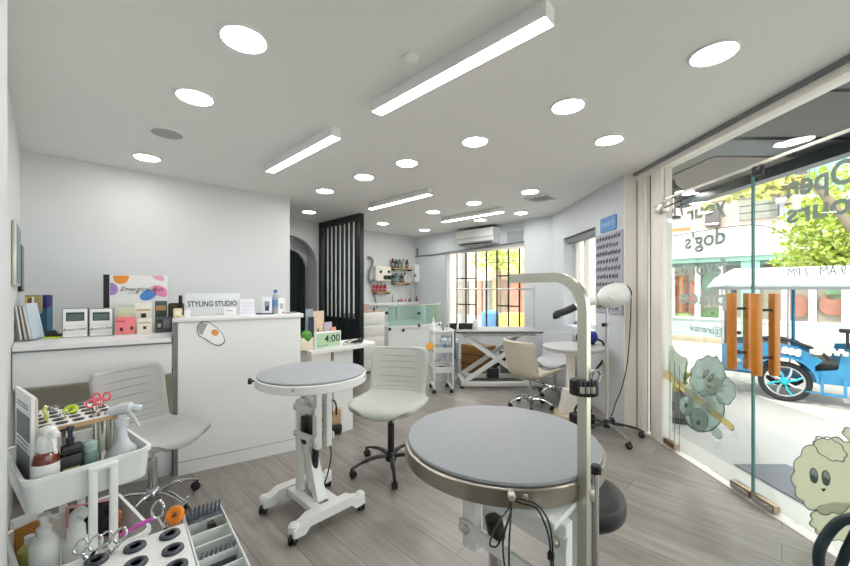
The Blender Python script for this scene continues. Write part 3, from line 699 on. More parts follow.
# scissor holder: framed box with a perforated top
def holder(name, label, c, rz, w, l, zt, zb, nx, ny, rh, ring=False):
    t = thing(name, label, 'scissor holder', (c[0], c[1], 0), rz)
    obj('top_plate', bx(BM(), -w/2, w/2, -l/2, l/2, zt-.004, zt, .001), M_white, t)
    bm = BM(); bx(bm, -w/2, w/2, -l/2, -l/2+.008, zt-.018, zt-.004); bx(bm, -w/2, w/2, l/2-.008, l/2, zt-.03 if not ring else zb, zt-.004)
    bx(bm, -w/2, -w/2+.008, -l/2, l/2, zt-.03, zt-.004); bx(bm, w/2-.008, w/2, -l/2, l/2, zt-.03, zt-.004); obj('side_rails', bm, M_tan if not ring else M_white, t)
    for sx in (-1, 1):
        for sy in (-1, 1): obj('corner_post', bx(BM(), sx*(w/2-.007)-.006, sx*(w/2-.007)+.006, sy*(l/2-.007)-.006, sy*(l/2-.007)+.006, zb, zt-.004), M_white, t)
    obj('bottom_plate', bx(BM(), -w/2, w/2, -l/2, l/2, zb, zb+.004), M_white, t)
    for i in range(nx):
        for j in range(ny):
            x = -w/2+(i+.5)*w/nx; y = -l/2+(j+.5)*l/ny
            if ring:
                bm = BM(); lathe(bm, [(.009, .001), (.010, .005), (.013, .006), (rh, .004), (rh+.001, 0)], (x, y, zt), 22); g = obj('grommet', bm, mat('dark blue grey rubber', (52, 60, 72), .4), t)
                obj('hole', lathe(BM(), [(.0095, .0012), (0, .0012)], (x, y, zt), 18), M_paper if (i+j) % 3 else M_black, g)
            else:
                obj('grommet', lathe(BM(), [(rh, 0), (rh, .0025), (rh*.7, .0032), (0, .001)], (x, y, zt), 16), M_black, t)
    return t
h1 = C(-.01, .06, 0)
holder('scissor_stand', 'white scissor holder with rows of black holes in the top tray of the cart', h1, CR, .21, .27, .963, TF, 5, 5, .016)
def scissors(label, p, rz, m, tilt=.1, s=1.0, rings=(1, 1), blade=.10, name='scissors', metal=M_chrome):
    t = thing(name, label, 'scissors', p, rz)
    for sg in (-1, 1):
        bm = BM(); c = Vector((sg*.017*s, tilt*sg*.03, .05*s)); n_ = 20
        tube(bm, [c+Vector((.0135*s*math.cos(2*PI*k/n_), .3*tilt*math.sin(2*PI*k/n_)*.03, .0165*s*math.sin(2*PI*k/n_))) for k in range(n_)], .0038*s if m is not metal else .0028*s, 8, True)
        obj('finger_ring', bm, m, t)
        bm = BM(); tube(bm, spline([(sg*.010*s, 0, .036*s), (sg*.004, 0, .012*s), (-sg*.003, 0, -.02), (-sg*.002, 0, -blade)], 4), [.003]*5+[.0035]*4+[.003]*3+[.001], 6); obj('blade', bm, metal, t)
    obj('pivot_screw', lathe(BM(), [(.004, 0), (.004, .002), (0, .003)], (0, -.003, -.012), 8, (0, -1, 0)), m, t)
    return t
M_pink = mat('coral pink plastic', (238, 98, 112), .4); M_lime = mat('lime plastic', (190, 214, 40), .4); M_org = mat('bright orange plastic', (246, 140, 28), .4)
scissors('silver grooming scissors with pink finger rings, right side of the upper scissor holder', C(.05, .03, .95), 1.0, M_pink, s=.85)
scissors('silver grooming scissors with coral rings just left of the clear spray bottle', C(.078, .065, .957), .2, M_pink, s=.9)
# lime bobbin like ring tool
bm = BM(); tube(bm, [(.016*math.cos(2*PI*k/20), .016*math.sin(2*PI*k/20), .009+.008*math.sin(2*PI*k/20)) for k in range(20)], .0075, 8, True)
solo('comb_ring', 'round lime green ring lying on the upper scissor holder', 'tool', bm, M_lime, C(-.01, .075, .963), .3)
bm = BM(); tube(bm, spline([(0, 0, 0), (.004, 0, .02), (-.006, 0, .035), (0, .003, .048)], 4), .006, 8); solo('clip', 'small pale yellow green clip standing left on the upper scissor holder', 'clip', bm, mat('pale lime plastic', (205, 218, 140), .5), C(-.08, .03, .963))
for i, (x, y, r_) in enumerate(((-.03, .12, .4), (-.02, .0, 1.2), (-.055, .07, 2.0))):
    scissors(('plain steel scissors behind the lime green ring in the upper holder', 'plain steel scissors in front of the lime green ring in the upper holder', 'plain steel scissors at the left end of the upper holder')[i], C(x-.02, y, .955), r_, M_chrome, s=.5, blade=.09)
for i, (x, y) in enumerate(((.03, -.06), (.045, -.045), (.066, -.06), (.08, -.04))):
    bm = BM(); tube(bm, [(0, 0, .965), (.002, 0, .92), (0, 0, .86), (.003, .002, .80)], [.004, .006, .007, .004], 8); lathe(bm, [(.006, .962), (.007, .985), (0, .987)], (0, 0, 0), 10)
    solo('thinning_shears', ('steel shears hanging leftmost through the front of the upper holder', 'steel shears hanging second from the left at the holder front', 'steel shears hanging third from the left at the holder front', 'steel shears hanging nearest the clear spray bottle')[i], 'scissors', bm, M_alu, (C(x, y, 0).x, C(x, y, 0).y, -.01))
# bottles in the top tray
def sprayer(bm, z0, s=1.0, d=(1, 0)):
    dx, dy = d
    lathe(bm, [(.016*s, z0), (.017*s, z0+.02*s), (.012*s, z0+.024*s), (.011*s, z0+.034*s), (0, z0+.034*s)], n=18)
    tube(bm, spline([(-.03*s*dx, -.03*s*dy, z0+.042*s), (0, 0, z0+.05*s), (.03*s*dx, .03*s*dy, z0+.05*s), (.052*s*dx, .052*s*dy, z0+.046*s)], 4), [.012*s]*4+[.015*s]*4+[.009*s]*4+[.007*s], 10)
    tube(bm, spline([(.018*s*dx, .018*s*dy, z0+.04*s), (.032*s*dx, .032*s*dy, z0+.022*s), (.046*s*dx, .046*s*dy, z0-.002*s)], 4), .0045*s, 8)
p = C(-.10, -.125, TF)
t = thing('spray_bottle', 'amber trigger spray bottle with white label and white head in the cart corner', 'bottle', p, 0)
obj('bottle_body', lathe(BM(), [(0, 0), (.031, 0), (.033, .006), (.033, .125), (.028, .145), (.015, .155), (.015, .16), (0, .16)], n=28), mat('amber liquid plastic', (110, 38, 24), .15, coat=.5), t)
obj('label_wrap', lathe(BM(), [(.0335, .012), (.0338, .118)], n=28), M_paper, t)
bm = BM(); sprayer(bm, .156, 1.2, (.9, -.35)); lathe(bm, [(.02, .150), (.026, .165), (.022, .2), (.01, .215), (0, .216)], n=18); obj('trigger_head', bm, M_gloss, t)
t = thing('pump_bottle', 'black bottle with gold label and dark pump beside the amber spray bottle', 'bottle', C(-.045, -.125, TF), CR)
obj('bottle_body', bx(BM(), -.028, .028, -.02, .02, 0, .125, .006), M_black, t); obj('label_wrap', bx(BM(), -.02, .02, -.0215, -.02, .035, .085), mat('pale gold label', (190, 170, 110), .5), t)
obj('label_panel', bx(BM(), -.017, .017, -.0225, -.0214, .037, .072), mat('grey label', (120, 134, 136), .5), t)
obj('shoulder', bx(BM(), -.022, .03, -.016, .016, .125, .155, .006), M_dark, t)
bm = BM(); lathe(bm, [(.01, .155), (.011, .175), (.006, .18), (.006, .2), (.011, .205), (.009, .215), (0, .216)], n=16); tube(bm, [(0, 0, .207), (-.02, 0, .208), (-.03, 0, .198)], .004, 8); obj('pump', bm, mat('navy plastic', (26, 34, 52), .35), t)
t = thing('spray_bottle', 'clear pear shaped spray bottle at the right end of the cart top tray', 'bottle', C(.10, -.09, TF), 0)
M_clear = mat('frosted clear plastic', (232, 238, 242), .25, trans=.25)
obj('bottle_body', lathe(BM(), [(0, 0), (.045, 0), (.052, .01), (.052, .05), (.044, .08), (.026, .10), (.018, .12), (.013, .165), (.013, .172), (0, .172)], n=30), M_clear, t)
bm = BM(); sprayer(bm, .162, 1.35, (.86, .2)); obj('trigger_head', bm, M_clear, t)
t = thing('jar', 'small clear jar with teal lid between the pump bottle and scissor shears', 'jar', C(.005, -.115, TF), 0)
obj('jar_body', lathe(BM(), [(0, 0), (.022, 0), (.024, .01), (.024, .1), (.02, .115), (0, .115)], n=20), mat('sea glass plastic', (120, 150, 144), .2, trans=.3), t)
obj('lid', lathe(BM(), [(.02, .115), (.021, .14), (.01, .15), (0, .15)], n=20), mat('pale teal plastic', (150, 178, 172), .35), t)
t = thing('jar', 'short orange brown jar near the middle of the cart top tray', 'jar', C(.04, -.135, TF), 0)
obj('jar_body', lathe(BM(), [(0, 0), (.022, 0), (.024, .008), (.024, .05), (0, .055)], n=20), mat('orange brown plastic', (150, 84, 36), .35), t)
obj('lid', lathe(BM(), [(.025, .05), (.025, .06), (0, .062)], n=20), M_tan, t)
# framed sheets standing at the left
t = thing('framed_sheet', 'thick white framed sheet standing upright at the left end of the cart', 'framed sheet', (0, 0, 0), 0)
a, b = C(-.142, .11, 0), C(-.132, -.115, 0)
ex = (b-a).normalized(); wd = (b-a).length; nrm = ex.cross(Z3)
prism(bm := BM(), [(0, 0), (wd, 0), (wd, .33), (0, .33)], a+Z3*TF, ex, Z3, -nrm*.008); obj('frame', bm, M_paper, t)
prism(bm := BM(), [(0, 0), (wd, 0), (wd, .32), (0, .32)], a+Z3*TF-nrm*.0085, ex, Z3, -nrm*.007); obj('backing', bm, mat('cream card', (214, 200, 180), .6), t)
for z0, z1 in ((.06, .14), (.18, .26)): obj('photo_print', prism(BM(), [(.025, z0), (wd-.02, z0), (wd-.02, z1), (.025, z1)], a+Z3*TF+nrm*.0005, ex, Z3, nrm*.001), mat('dark photo print', (112, 116, 122), .5, var=.5, vscale=60), t)
for z0 in (.15, .165, .28, .29): obj('text_line', prism(BM(), [(.03, z0), (wd-.04, z0), (wd-.04, z0+.004), (.03, z0+.004)], a+Z3*TF+nrm*.0005, ex, Z3, nrm*.001), M_grey, t)
# second tray contents
T2 = .452
t = thing('pump_bottle', 'tall white pump bottle standing in the lower cart tray at the left', 'bottle', C(-.095, -.055, T2), 0)
obj('bottle_body', lathe(BM(), [(0, 0), (.034, 0), (.036, .008), (.036, .13), (.026, .15), (.012, .16), (.012, .17), (0, .17)], n=24), M_gloss, t)
bm = BM(); lathe(bm, [(.018, .16), (.02, .18), (.01, .19), (.01, .21), (.016, .212), (.016, .224), (0, .226)], n=18); tube(bm, [(0, 0, .218), (.03, .0, .218), (.045, 0, .208)], .006, 8); obj('pump', bm, M_gloss, t)
t = thing('pump_bottle', 'white bottle with curved nozzle in front of the pink rimmed mirror', 'bottle', C(-.02, -.07, T2), 0)
obj('bottle_body', lathe(BM(), [(0, 0), (.034, 0), (.036, .008), (.034, .1), (.026, .11), (.024, .15), (0, .155)], n=24), M_gloss, t)
bm = BM(); tube(bm, spline([(0, 0, .15), (.002, 0, .185), (.02, 0, .2), (.038, 0, .185)], 5), [.02]*5+[.021]*5+[.017]*5+[.016], 12); obj('nozzle', bm, M_gloss, t)
t = thing('bottle', 'yellow green bottle behind the tall white pump bottle in the lower tray', 'bottle', C(-.12, .01, T2), 0)
obj('bottle_body', lathe(BM(), [(0, 0), (.026, 0), (.028, .006), (.028, .1), (.012, .12), (0, .12)], n=20), mat('yellow green plastic', (196, 196, 110), .4), t); obj('cap', lathe(BM(), [(.013, .118), (.013, .14), (0, .142)], n=14), M_gloss, t)
t = thing('hand_mirror', 'square black mirror with pink rim standing in the lower cart tray', 'mirror', C(.045, .08, T2), CR-.5)
obj('mirror_face', bx(BM(), -.06, .06, -.002, .006, .0, .14, .003), mat('black mirror', (14, 16, 20), .1), t)
bm = BM(); tube(bm, [(-.066, .002, -.0+.006), (.066, .002, .006), (.066, .002, .146), (-.066, .002, .146)], .006, 8, True); obj('rim', bm, mat('pale pink plastic', (226, 150, 156), .4), t)
t = solo('pouch', 'dark blue grey pouch behind the two cart uprights in the lower tray', 'pouch', bx(BM(), -.04, .04, -.025, .025, 0, .10, .02, 4), mat('slate fabric', (52, 60, 68), .7), C(.10, .15, T2), CR-.3)
t = solo('wooden_brush', 'orange brown wooden brush leaning in the lower cart tray', 'brush', box(BM(), (0, 0, .05), (.03, .02, .1), 0, .006), mat('orange brown wood', (190, 110, 60), .5, var=.15), C(.115, .03, T2), .3)
bm = BM(); tube(bm, [(-.06, 0, 0), (.0, .01, .004), (.05, .02, .0)], [.003, .0055, .004], 8, flat=1.6)
solo('comb', 'long magenta comb lying against the right rim of the lower cart tray', 'comb', bm, mat('magenta plastic', (186, 74, 168), .4), C(.125, -.185, .566), CR)
t = solo('product_box', 'amber packet standing in the far left corner of the lower cart tray', 'box', bx(BM(), -.03, .03, -.02, .02, 0, .125, .004), mat('amber card', (176, 122, 46), .6), C(-.11, .15, T2), CR)
solo('paper_tag', 'white folded paper on top of the amber packet', 'paper', bx(BM(), -.04, .04, -.012, .012, 0, .03, .002), M_paper, C(-.11, .15, T2+.126), CR+.3)
# ------------------------------------------------------------------ organizer (lower left)
OA = math.atan2(.643, .766)
o_ = Vector((-.556, .845, 0)); EU = Vector((math.cos(OA), math.sin(OA), 0)); EV = Vector((-EU.y, EU.x, 0))
OC = o_-EU*.15-EV*.12
hB = holder('scissor_stand', 'near white scissor stand with dark ringed holes in the lower left corner', OC, OA, .30, .24, .88, .757, 5, 4, .019, True)
ob = thing('organizer_box', 'white divided organizer box holding combs beside the near scissor stand', 'organizer', o_+EU*.047-EV*.10, OA)
def ocell(bm, x0, x1, y0, y1, z0, z1): bx(bm, x0, x1, y0, y1, z0, z1)
bm = BM(); W, Ln, z0, z1 = .082, .34, .757, .862
bx(bm, -W/2, W/2, -Ln/2, Ln/2, z0, z0+.003); bx(bm, -W/2, -W/2+.003, -Ln/2, Ln/2, z0, z1); bx(bm, W/2-.003, W/2, -Ln/2, Ln/2, z0, z1); bx(bm, -W/2, W/2, -Ln/2, -Ln/2+.003, z0, z1); bx(bm, -W/2, W/2, Ln/2-.003, Ln/2, z0, z1)
obj('box_shell', bm, M_gloss, ob)
for k in range(1, 7): obj('divider', bx(BM(), -W/2, W/2, -Ln/2+k*Ln/7-.0015, -Ln/2+k*Ln/7+.0015, z0, z1-.004), M_gloss, ob)
def O(x, y, z): v = o_+EU*(.047+x)-EV*.10+EV*y; return Vector((v.x, v.y, z))
def guard(label, p, rz, m, n=8, s=1.0):
    t = thing('clipper_comb', label, 'clipper comb', p, rz)
    obj('comb_back', bx(BM(), -.034*s, .034*s, -.010, .010, 0, .05*s, .003), m, t)
    for k in range(n):
        x = -.031*s+k*.062*s/(n-1); bm = BM(); tube(bm, [(x, .004, .04*s), (x, -.002, .07*s), (x, -.012, .085*s)], [.003, .0028, .0015], 6); obj('tooth', bm, m, t)
    return t
M_smoke = mat('smoke grey plastic', (86, 94, 104), .25, coat=.3); M_smoke2 = mat('pale smoke plastic', (150, 158, 164), .3)
guard('dark grey clipper comb in the farthest cell of the organizer', O(0, .135, .812), OA, M_smoke)
guard('pale grey clipper comb in front of the dark one in the farthest organizer cell', O(-.004, .157, .80), OA, M_smoke2)
guard('dark clipper comb in a near cell of the organizer, closest to the frame edge', O(.0, -.02, .79), OA, M_smoke)
bm = BM(); tube(bm, [(-.035, 0, .0), (-.01, .004, .012), (.0, .0, .02)], [.002, .004, .006], 8); prism(bm, [(0, 0), (.028, .0), (.032, .02), (.018, .024), (.012, .04), (.0, .04)], (0, -.008, 0), (1, 0, 0), (0, 0, 1), (0, .016, 0))
solo('trimmer', 'black small trimmer lying in the second organizer cell', 'trimmer', bm, M_black, O(0.0, .09, .825), OA+.1)
solo('clear_comb', 'smoky comb lying under the black trimmer in the organizer', 'comb', bx(BM(), -.036, .034, -.014, .014, 0, .055, .005), M_smoke2, O(0, .085, .762), OA)
t = thing('scissors', 'silver scissors with bright orange finger ring at the back of the near scissor stand', 'scissors', (0, 0, 0), 0)
c0 = dp(175, 515, .86)
bm = BM(); tube(bm, [c0+Vector((.0135*math.cos(2*PI*k/24), .0055*math.sin(2*PI*k/24), .012*math.sin(2*PI*k/24))) for k in range(24)], .0075, 10, True); obj('finger_ring', bm, M_org, t)
c1 = dp(158, 510, .88); bm = BM(); tube(bm, [c1+Vector((.014*math.cos(2*PI*k/20), .004*math.sin(2*PI*k/20), .019*math.sin(2*PI*k/20))) for k in range(20)], .003, 8, True); obj('finger_ring', bm, M_chrome, t)
bm = BM(); tube(bm, [c0, (c0+c1)/2-Z3*.02, hz(166, 530, .878), hz(166, 531, .80)], .003, 8); tube(bm, [c1-Z3*.018, hz(165, 529, .878), hz(165, 530, .80)], .003, 8); tube(bm, spline([c0+Z3*.01, dp(184, 501, .87), dp(188, 497, .88)], 3), .002, 6); obj('blade', bm, M_chrome, t)
for i, (px, py, a_) in enumerate(((113, 545, .4), (88, 553, 1.3))):
    c = dp(px, py-4, .76 if i == 0 else .73); t = thing('scissors', ('silver scissors with wide ring handles near the magenta comb', 'silver scissors with curved handles at the left of the near scissor stand')[i], 'scissors', (0, 0, 0), 0)
    for q in (-1, 1):
        cc = c+Vector((q*.015, .0, .008+.004*q)); bm = BM(); tube(bm, [cc+Vector((.012*math.cos(2*PI*k/20), .007*math.sin(2*PI*k/20), .011*math.sin(2*PI*k/20))) for k in range(20)], .0022, 8, True); obj('finger_ring', bm, M_chrome, t)
        bm = BM(); e = hz(px, py+8, .88); tube(bm, [cc-Z3*.012, e, Vector((e.x, e.y, .80))], [.0035, .004, .002], 8); obj('blade', bm, M_chrome, t)
# corner armchair loop (lower right)
t = thing('armchair', 'dark teal plastic loop arm of a chair cut off by the lower right corner', 'chair', (1.32, .98, 0), 0)
A = lambda *a: Vector(a)-Vector((1.32, .98, 0))
lp = [dp(x, y, Y) for x, y, Y in ((862, 519, .97), (848, 519, .98), (838, 523, .99), (827, 535, 1.0), (819, 552, 1.0), (820, 572, 1.0), (829, 592, 1.0), (845, 600, .98), (858, 575, .97), (862, 540, .97))]
M_teal = mat('dark teal rubber', (28, 46, 54), .35, bump=.2, bscale=300)
obj('armrest', tube(BM(), [p-Vector((1.32, .98, 0)) for p in spline(lp, 5, True)], .0125, 12, True), M_teal, t)
obj('strut', tube(BM(), [p-Vector((1.32, .98, 0)) for p in (dp(860, 524, .97), dp(846, 552, .98), dp(832, 590, 1.0))], .011, 12), M_teal, t)
bm = BM(); tube(bm, [dp(845, 600, .98)-Vector((1.32, .98, 0)), Vector((-.03, 0, .45)), Vector((-.03, .03, .0))], .016, 10); obj('leg', bm, M_teal, t)
obj('seat', bx(BM(), .0, .42, -.45, .05, .42, .46, .015), M_teal, t); obj('leg', bx(BM(), .38, .41, -.44, -.41, 0, .42), M_teal, t); obj('leg', bx(BM(), .38, .41, .0, .03, 0, .42), M_teal, t); obj('leg', bx(BM(), .0, .03, -.44, -.41, 0, .42), M_teal, t)
# ------------------------------------------------------------------ reception counter and desks
setframe(TH_DESK)   # the counters stand at a slight angle to the left wall
t = thing('reception_counter', 'tall white reception counter with an egg shaped decal on its front', 'counter', (0, 0, 0), 0)
obj('front_panel', rbox(BM(), -.148, .755, 3.348, 3.388, 0, 1.165), M_white, t)
obj('plinth_line', rbox(BM(), -.148, .755, 3.345, 3.348, .10, .103), M_grey, t)
obj('side_panel', rbox(BM(), -.178, -.153, 3.348, 3.64, 0, 1.165), mat('grey edge laminate', (120, 122, 124), .5), t); obj('side_panel', rbox(BM(), .73, .755, 3.39, 3.64, 0, 1.165), M_white, t)
obj('counter_top', rbox(BM(), -.183, .78, 3.333, 3.66, 1.167, 1.202, .006), M_white, t)
def tdecal(name, ol, m, parent, lay, t0=3.345):
    bm = BM(); prism(bm, [tp(x, y, t0) for x, y in ol], R(0, t0-lay*.001), U3, Z3, V3*-.0008)
    bmesh.ops.triangulate(bm, faces=[f for f in bm.faces if len(f.verts) > 4]); return obj(name, bm, m, parent, smooth=0)
egg = spline([(197, 327, 0), (203, 321, 0), (212, 324, 0), (222, 333, 0), (225, 342, 0), (218, 346, 0), (209, 342, 0), (204, 338, 0), (199, 336, 0)], 5, True)
egg = [(p.x, p.y) for p in egg]; cx, cy = 211, 333
e = tdecal('egg_decal', egg, mat('grey decal line', (110, 112, 114), .6), t, 0)
tdecal('egg_white', [(cx+(x-cx)*.93, cy+(y-cy)*.91) for x, y in egg], M_paper, e, 1)
tdecal('grey_ear', [(198, 327), (202, 322.5), (208, 323.5), (205, 328), (202, 335), (199, 333)], mat('pale grey decal', (160, 162, 166), .6), e, 2)
tdecal('yolk', blob(215, 332.5, 3.8, 3.2, .3), mat('orange decal', (226, 150, 84), .6), e, 2)
t = thing('front_desk', 'long white desk between the left wall and the reception counter', 'desk', (0, 0, 0), 0)
DZ = 1.055
def wl(tt): # where the line t' = tt meets the near wall (room s = -.165)
    # R(s', tt) . uroom = -.165
    ur = Vector((math.cos(TH_ROOM), math.sin(TH_ROOM), 0)); return (-.165-(V3*tt).dot(ur))/U3.dot(ur)
def dslab(t0, t1, z0, z1, s1=-.187): return prism(BM(), [(wl(t0), t0), (s1, t0), (s1, t1), (wl(t1), t1)], (0, 0, z0), U3, V3, (0, 0, z1-z0))
obj('desk_top', dslab(3.32, 4.12, DZ-.03, DZ), M_white, t)
obj('fascia', dslab(3.348, 3.368, .785, DZ-.032), M_white, t)
obj('fascia_shade_strip', dslab(3.341, 3.348, DZ-.045, DZ-.031), M_grey, t)  # solid grey strip colouring in the shade below the desk top's edge
obj('back_panel', dslab(3.90, 3.92, 0, DZ-.03), M_recess, t)
obj('under_shelf', dslab(3.37, 3.90, .765, .785), M_recess, t)
for s0, s1 in ((-.95, -.57), (-.565, -.187)): obj('low_drawer', rbox(BM(), s0, s1, 3.40, 3.89, .0, .26, .004), M_white, t)
# things on the front desk
def onD(px, py, z=DZ): return hz(px, py, z)
def rectT(s0, s1, t0, t1, z0, z1, bev=0): return rbox(BM(), s0, s1, t0, t1, z0, z1, bev)
def TS(px, t): return tp(px, 300, t)[0]
for i, (a, b, lab) in enumerate(((62, 88, 'white framed name card with dark window, the left one of the pair'), (89, 113, 'white framed name card with dark window, the right one of the pair'))):
    s0, s1 = TS(a, 3.74), TS(b, 3.74); ztop = tp(a, 308.5, 3.74)[1]
    t = thing('name_card', lab, 'card frame', (0, 0, 0), 0, 'framed name cards on the front desk')
    obj('frame', rectT(s0, s1, 3.74, 3.80, DZ, ztop, .003), M_grey, t)
    obj('card', rectT(s0+.006, s1-.004, 3.736, 3.74, DZ+.004, ztop-.005), M_paper, t)
    w_ = s1-s0; h_ = ztop-DZ
    obj('dark_window', rectT(s0+w_*.16, s0+w_*.86, 3.733, 3.736, DZ+h_*.56, DZ+h_*.86), mat('dark slate print', (50, 60, 62), .4), t)
    obj('window_print', rectT(s0+w_*.2, s0+w_*.82, 3.731, 3.733, DZ+h_*.58, DZ+h_*.8), mat('mid slate print', (92, 106, 108), .4, var=.2, vscale=40), t)
    tx = text('lettering', 'Brand Label', .027, M_ink, t, R(s0+w_*.05, 3.734, DZ+h_*.22), U3+Z3*.06, Z3, .0006, 'LEFT', .2)
    obj('line', rectT(s0+.006, s1-.006, 3.734, 3.736, DZ+h_*.40, DZ+h_*.405), M_grey, t); obj('line', rectT(s0+.006, s1-.006, 3.734, 3.736, DZ+h_*.14, DZ+h_*.145), M_grey, t)
t = thing('poster_board', 'white poster board with script lettering and coloured blobs, standing on the desk', 'poster', (0, 0, 0), 0)
TP = 3.98; s0, s1 = TS(109.5, TP), TS(167, TP); zt = tp(110, 275, TP)[1]; zb = DZ
obj('board', rectT(s0, s1, TP, TP+.05, zb, zt), M_paper, t); obj('black_edge', rectT(s0-.04, s0, TP, TP+.06, zb, zt+.004), M_black, t)
def pblob(px, py, rx, ry, rot, c, nm):
    ol = [(x, y) for x, y in blob(px, py, rx, ry, rot, n=24)]; ol = [(min(max(x, 110), 167), max(y, 275.6)) for x, y in ol]
    bm = BM(); prism(bm, [tp(x, y, TP-.001) for x, y in ol], R(0, TP-.001), U3, Z3, V3*-.001); obj(nm, bm, mat(nm+' ink', c, .6), t, smooth=0)
pblob(121, 277, 8, 7, 0, (240, 154, 60), 'orange_blob'); pblob(111.5, 289, 6.5, 6, .5, (176, 140, 204), 'purple_blob'); pblob(148, 295, 8.5, 5, -.3, (84, 140, 216), 'blue_blob'); pblob(160, 291, 9, 5, .4, (236, 146, 186), 'pink_blob'); pblob(158, 277, 7, 3, .4, (238, 170, 200), 'rose_blob')
p0 = tp(119.5, 291, TP-.002); text('lettering', 'Emergical Aus', .052, M_ink, t, R(p0[0], TP-.003, p0[1]), U3, Z3, .0006, 'LEFT', .45)
text('small_lettering', 'grooming', .018, M_grey, t, R(TS(128, TP), TP-.003, tp(128, 293.6, TP)[1]), U3, Z3, .0006, 'LEFT', .2)
# small cards and boxes, two rows (tiered stand)
t = thing('card_stand', 'white two tier display stand under the small cards', 'stand', (0, 0, 0), 0)
obj('tier', rectT(TS(115, 3.66), TS(173, 3.66), 3.62, 3.70, DZ, DZ+.012), M_gloss, t); obj('tier', rectT(TS(133, 3.8), TS(174, 3.8), 3.72, 3.84, DZ, 1.165), M_gloss, t)
def card(px0, px1, y0, y1, tt, z0, nm, lab, c, extras=()):
    t = thing(nm, lab, 'card', (0, 0, 0), 0); s0, s1 = TS(px0, tt), TS(px1, tt); z1 = tp((px0+px1)/2, y0, tt)[1]
    obj('card_body', rectT(s0, s1, tt, tt+.03, z0, z1, .002), mat(nm+str(px0), c, .5), t)
    for a, b, e, f, cc, n_ in extras:
        w_, h_ = s1-s0, z1-z0; obj(n_, rectT(s0+w_*a, s0+w_*b, tt-.002, tt, z0+h_*e, z0+h_*f), mat('print%d%d%d' % cc, cc, .5), t)
PH = ((.2, .8, .3, .7, (60, 62, 60), 'print'), (.2, .8, .75, .85, (190, 160, 90), 'print_line'))
card(116, 135, 317, 331, 3.64, DZ+.012, 'gift_box', 'pink card box, leftmost of the small boxes on the front desk', (236, 130, 136), ((.2, .36, .2, .4, (60, 40, 44), 'print'), (.75, .9, .25, .45, (60, 40, 44), 'print'), (.02, .5, .72, .8, (190, 80, 90), 'print_line')))
card(137, 152, 319, 333, 3.64, DZ+.012, 'greeting_card', 'cream card with small dark mark in the middle of the lower row', (238, 230, 214), ((.4, .62, .3, .5, (40, 40, 42), 'print'), (.1, .9, .7, .78, (180, 164, 130), 'print_line')))
card(155, 172, 317, 333, 3.64, DZ+.012, 'photo_card', 'dark grey photo card at the right end of the lower row', (74, 80, 84), ((.1, .42, .2, .8, (40, 42, 46), 'print'), (.5, .9, .3, .85, (120, 120, 118), 'print'), (.15, .35, .35, .6, (190, 188, 180), 'print')))
card(135, 152, 303, 318, 3.73, 1.166, 'greeting_card', 'white card with gold line and dark mark, upper row left', (236, 234, 226), ((.35, .65, .15, .4, (30, 32, 34), 'print'), (.1, .9, .55, .65, (200, 170, 110), 'print_line')))
card(155, 167, 301, 317, 3.73, 1.166, 'photo_card', 'card with a tan and black picture, upper row right', (226, 220, 206), ((.1, .9, .5, .75, (180, 140, 80), 'print'), (.12, .92, .08, .48, (56, 58, 56), 'print')))
card(117, 132, 308, 318, 3.85, DZ, 'note_pad', 'pale yellow pad behind the pink box', (232, 232, 196))
t = thing('handbag', 'small dark olive bag standing behind the counter end, left of the sign', 'bag', (0, 0, 0), 0)
obj('bag_body', rectT(TS(168, 3.9), TS(184, 3.9), 3.88, 3.96, DZ, tp(176, 303, 3.9)[1], .015), mat('olive leather', (60, 56, 42), .5, var=.15), t)
obj('stand', rectT(TS(169, 3.9), TS(182, 3.9), 3.9, 3.94, DZ, DZ+.015), M_dark, t)
obj('black_handle', rectT(TS(178.5, 3.87), TS(182.5, 3.87), 3.85, 3.88, DZ, tp(180, 295, 3.9)[1], .014), M_black, t)
# left end of the desk: files, boxes
for i in range(7):
    s = TS(16.5+i*2.1, 3.62); lab = ('grey file, leftmost of the leaning files', 'white file second of the leaning files', 'dark file third of the leaning files', 'pale file fourth of the leaning files', 'brown file fifth of the leaning files', 'white file sixth of the leaning files', 'thick pale blue file, rightmost and tallest of the leaning files')[i]
    c = ((120, 120, 118), (222, 222, 218), (70, 72, 74), (206, 208, 204), (120, 100, 84), (228, 228, 226), (196, 210, 222))[i]
    solo('file_folder', lab, 'file', box(BM(), R(s, 3.72, DZ+.128+.01*(i == 6)), (.009, .2, .235+.02*(i == 6)), rot=(Matrix.Rotation(TH, 3, 'Z') @ Matrix.Rotation(-.10-.01*i, 3, 'Y'))), mat('file%d' % i, c, .6), group='leaning files on the front desk')
t = thing('product_box', 'navy and blue tall box behind the yellow printed box at the desk end', 'box', (0, 0, 0), 0)
obj('box_body', rectT(TS(34, 3.95), TS(47, 3.95), 3.95, 4.08, DZ, 1.275), mat('petrol blue card', (44, 92, 124), .5), t); obj('navy_top', rectT(TS(38, 3.95), TS(47, 3.95), 3.95, 4.08, 1.276, tp(42, 295, 3.95)[1], .003), mat('navy card', (20, 20, 104), .5), t)
t = thing('product_box', 'yellow and white printed box at the left end of the desk', 'box', (0, 0, 0), 0)
ya_, yb_ = TS(25, 3.88), TS(40, 3.88); yz0, yz1 = tp(32, 314, 3.88)[1], tp(32, 295, 3.88)[1]; yw = yb_-ya_; yh = yz1-yz0
obj('box_body', rectT(ya_, yb_, 3.88, 3.94, yz0, yz1, .002), mat('khaki card', (150, 138, 100), .5), t); obj('stand', rectT(ya_+yw*.3, ya_+yw*.7, 3.89, 3.93, DZ, yz0), M_cream, t)
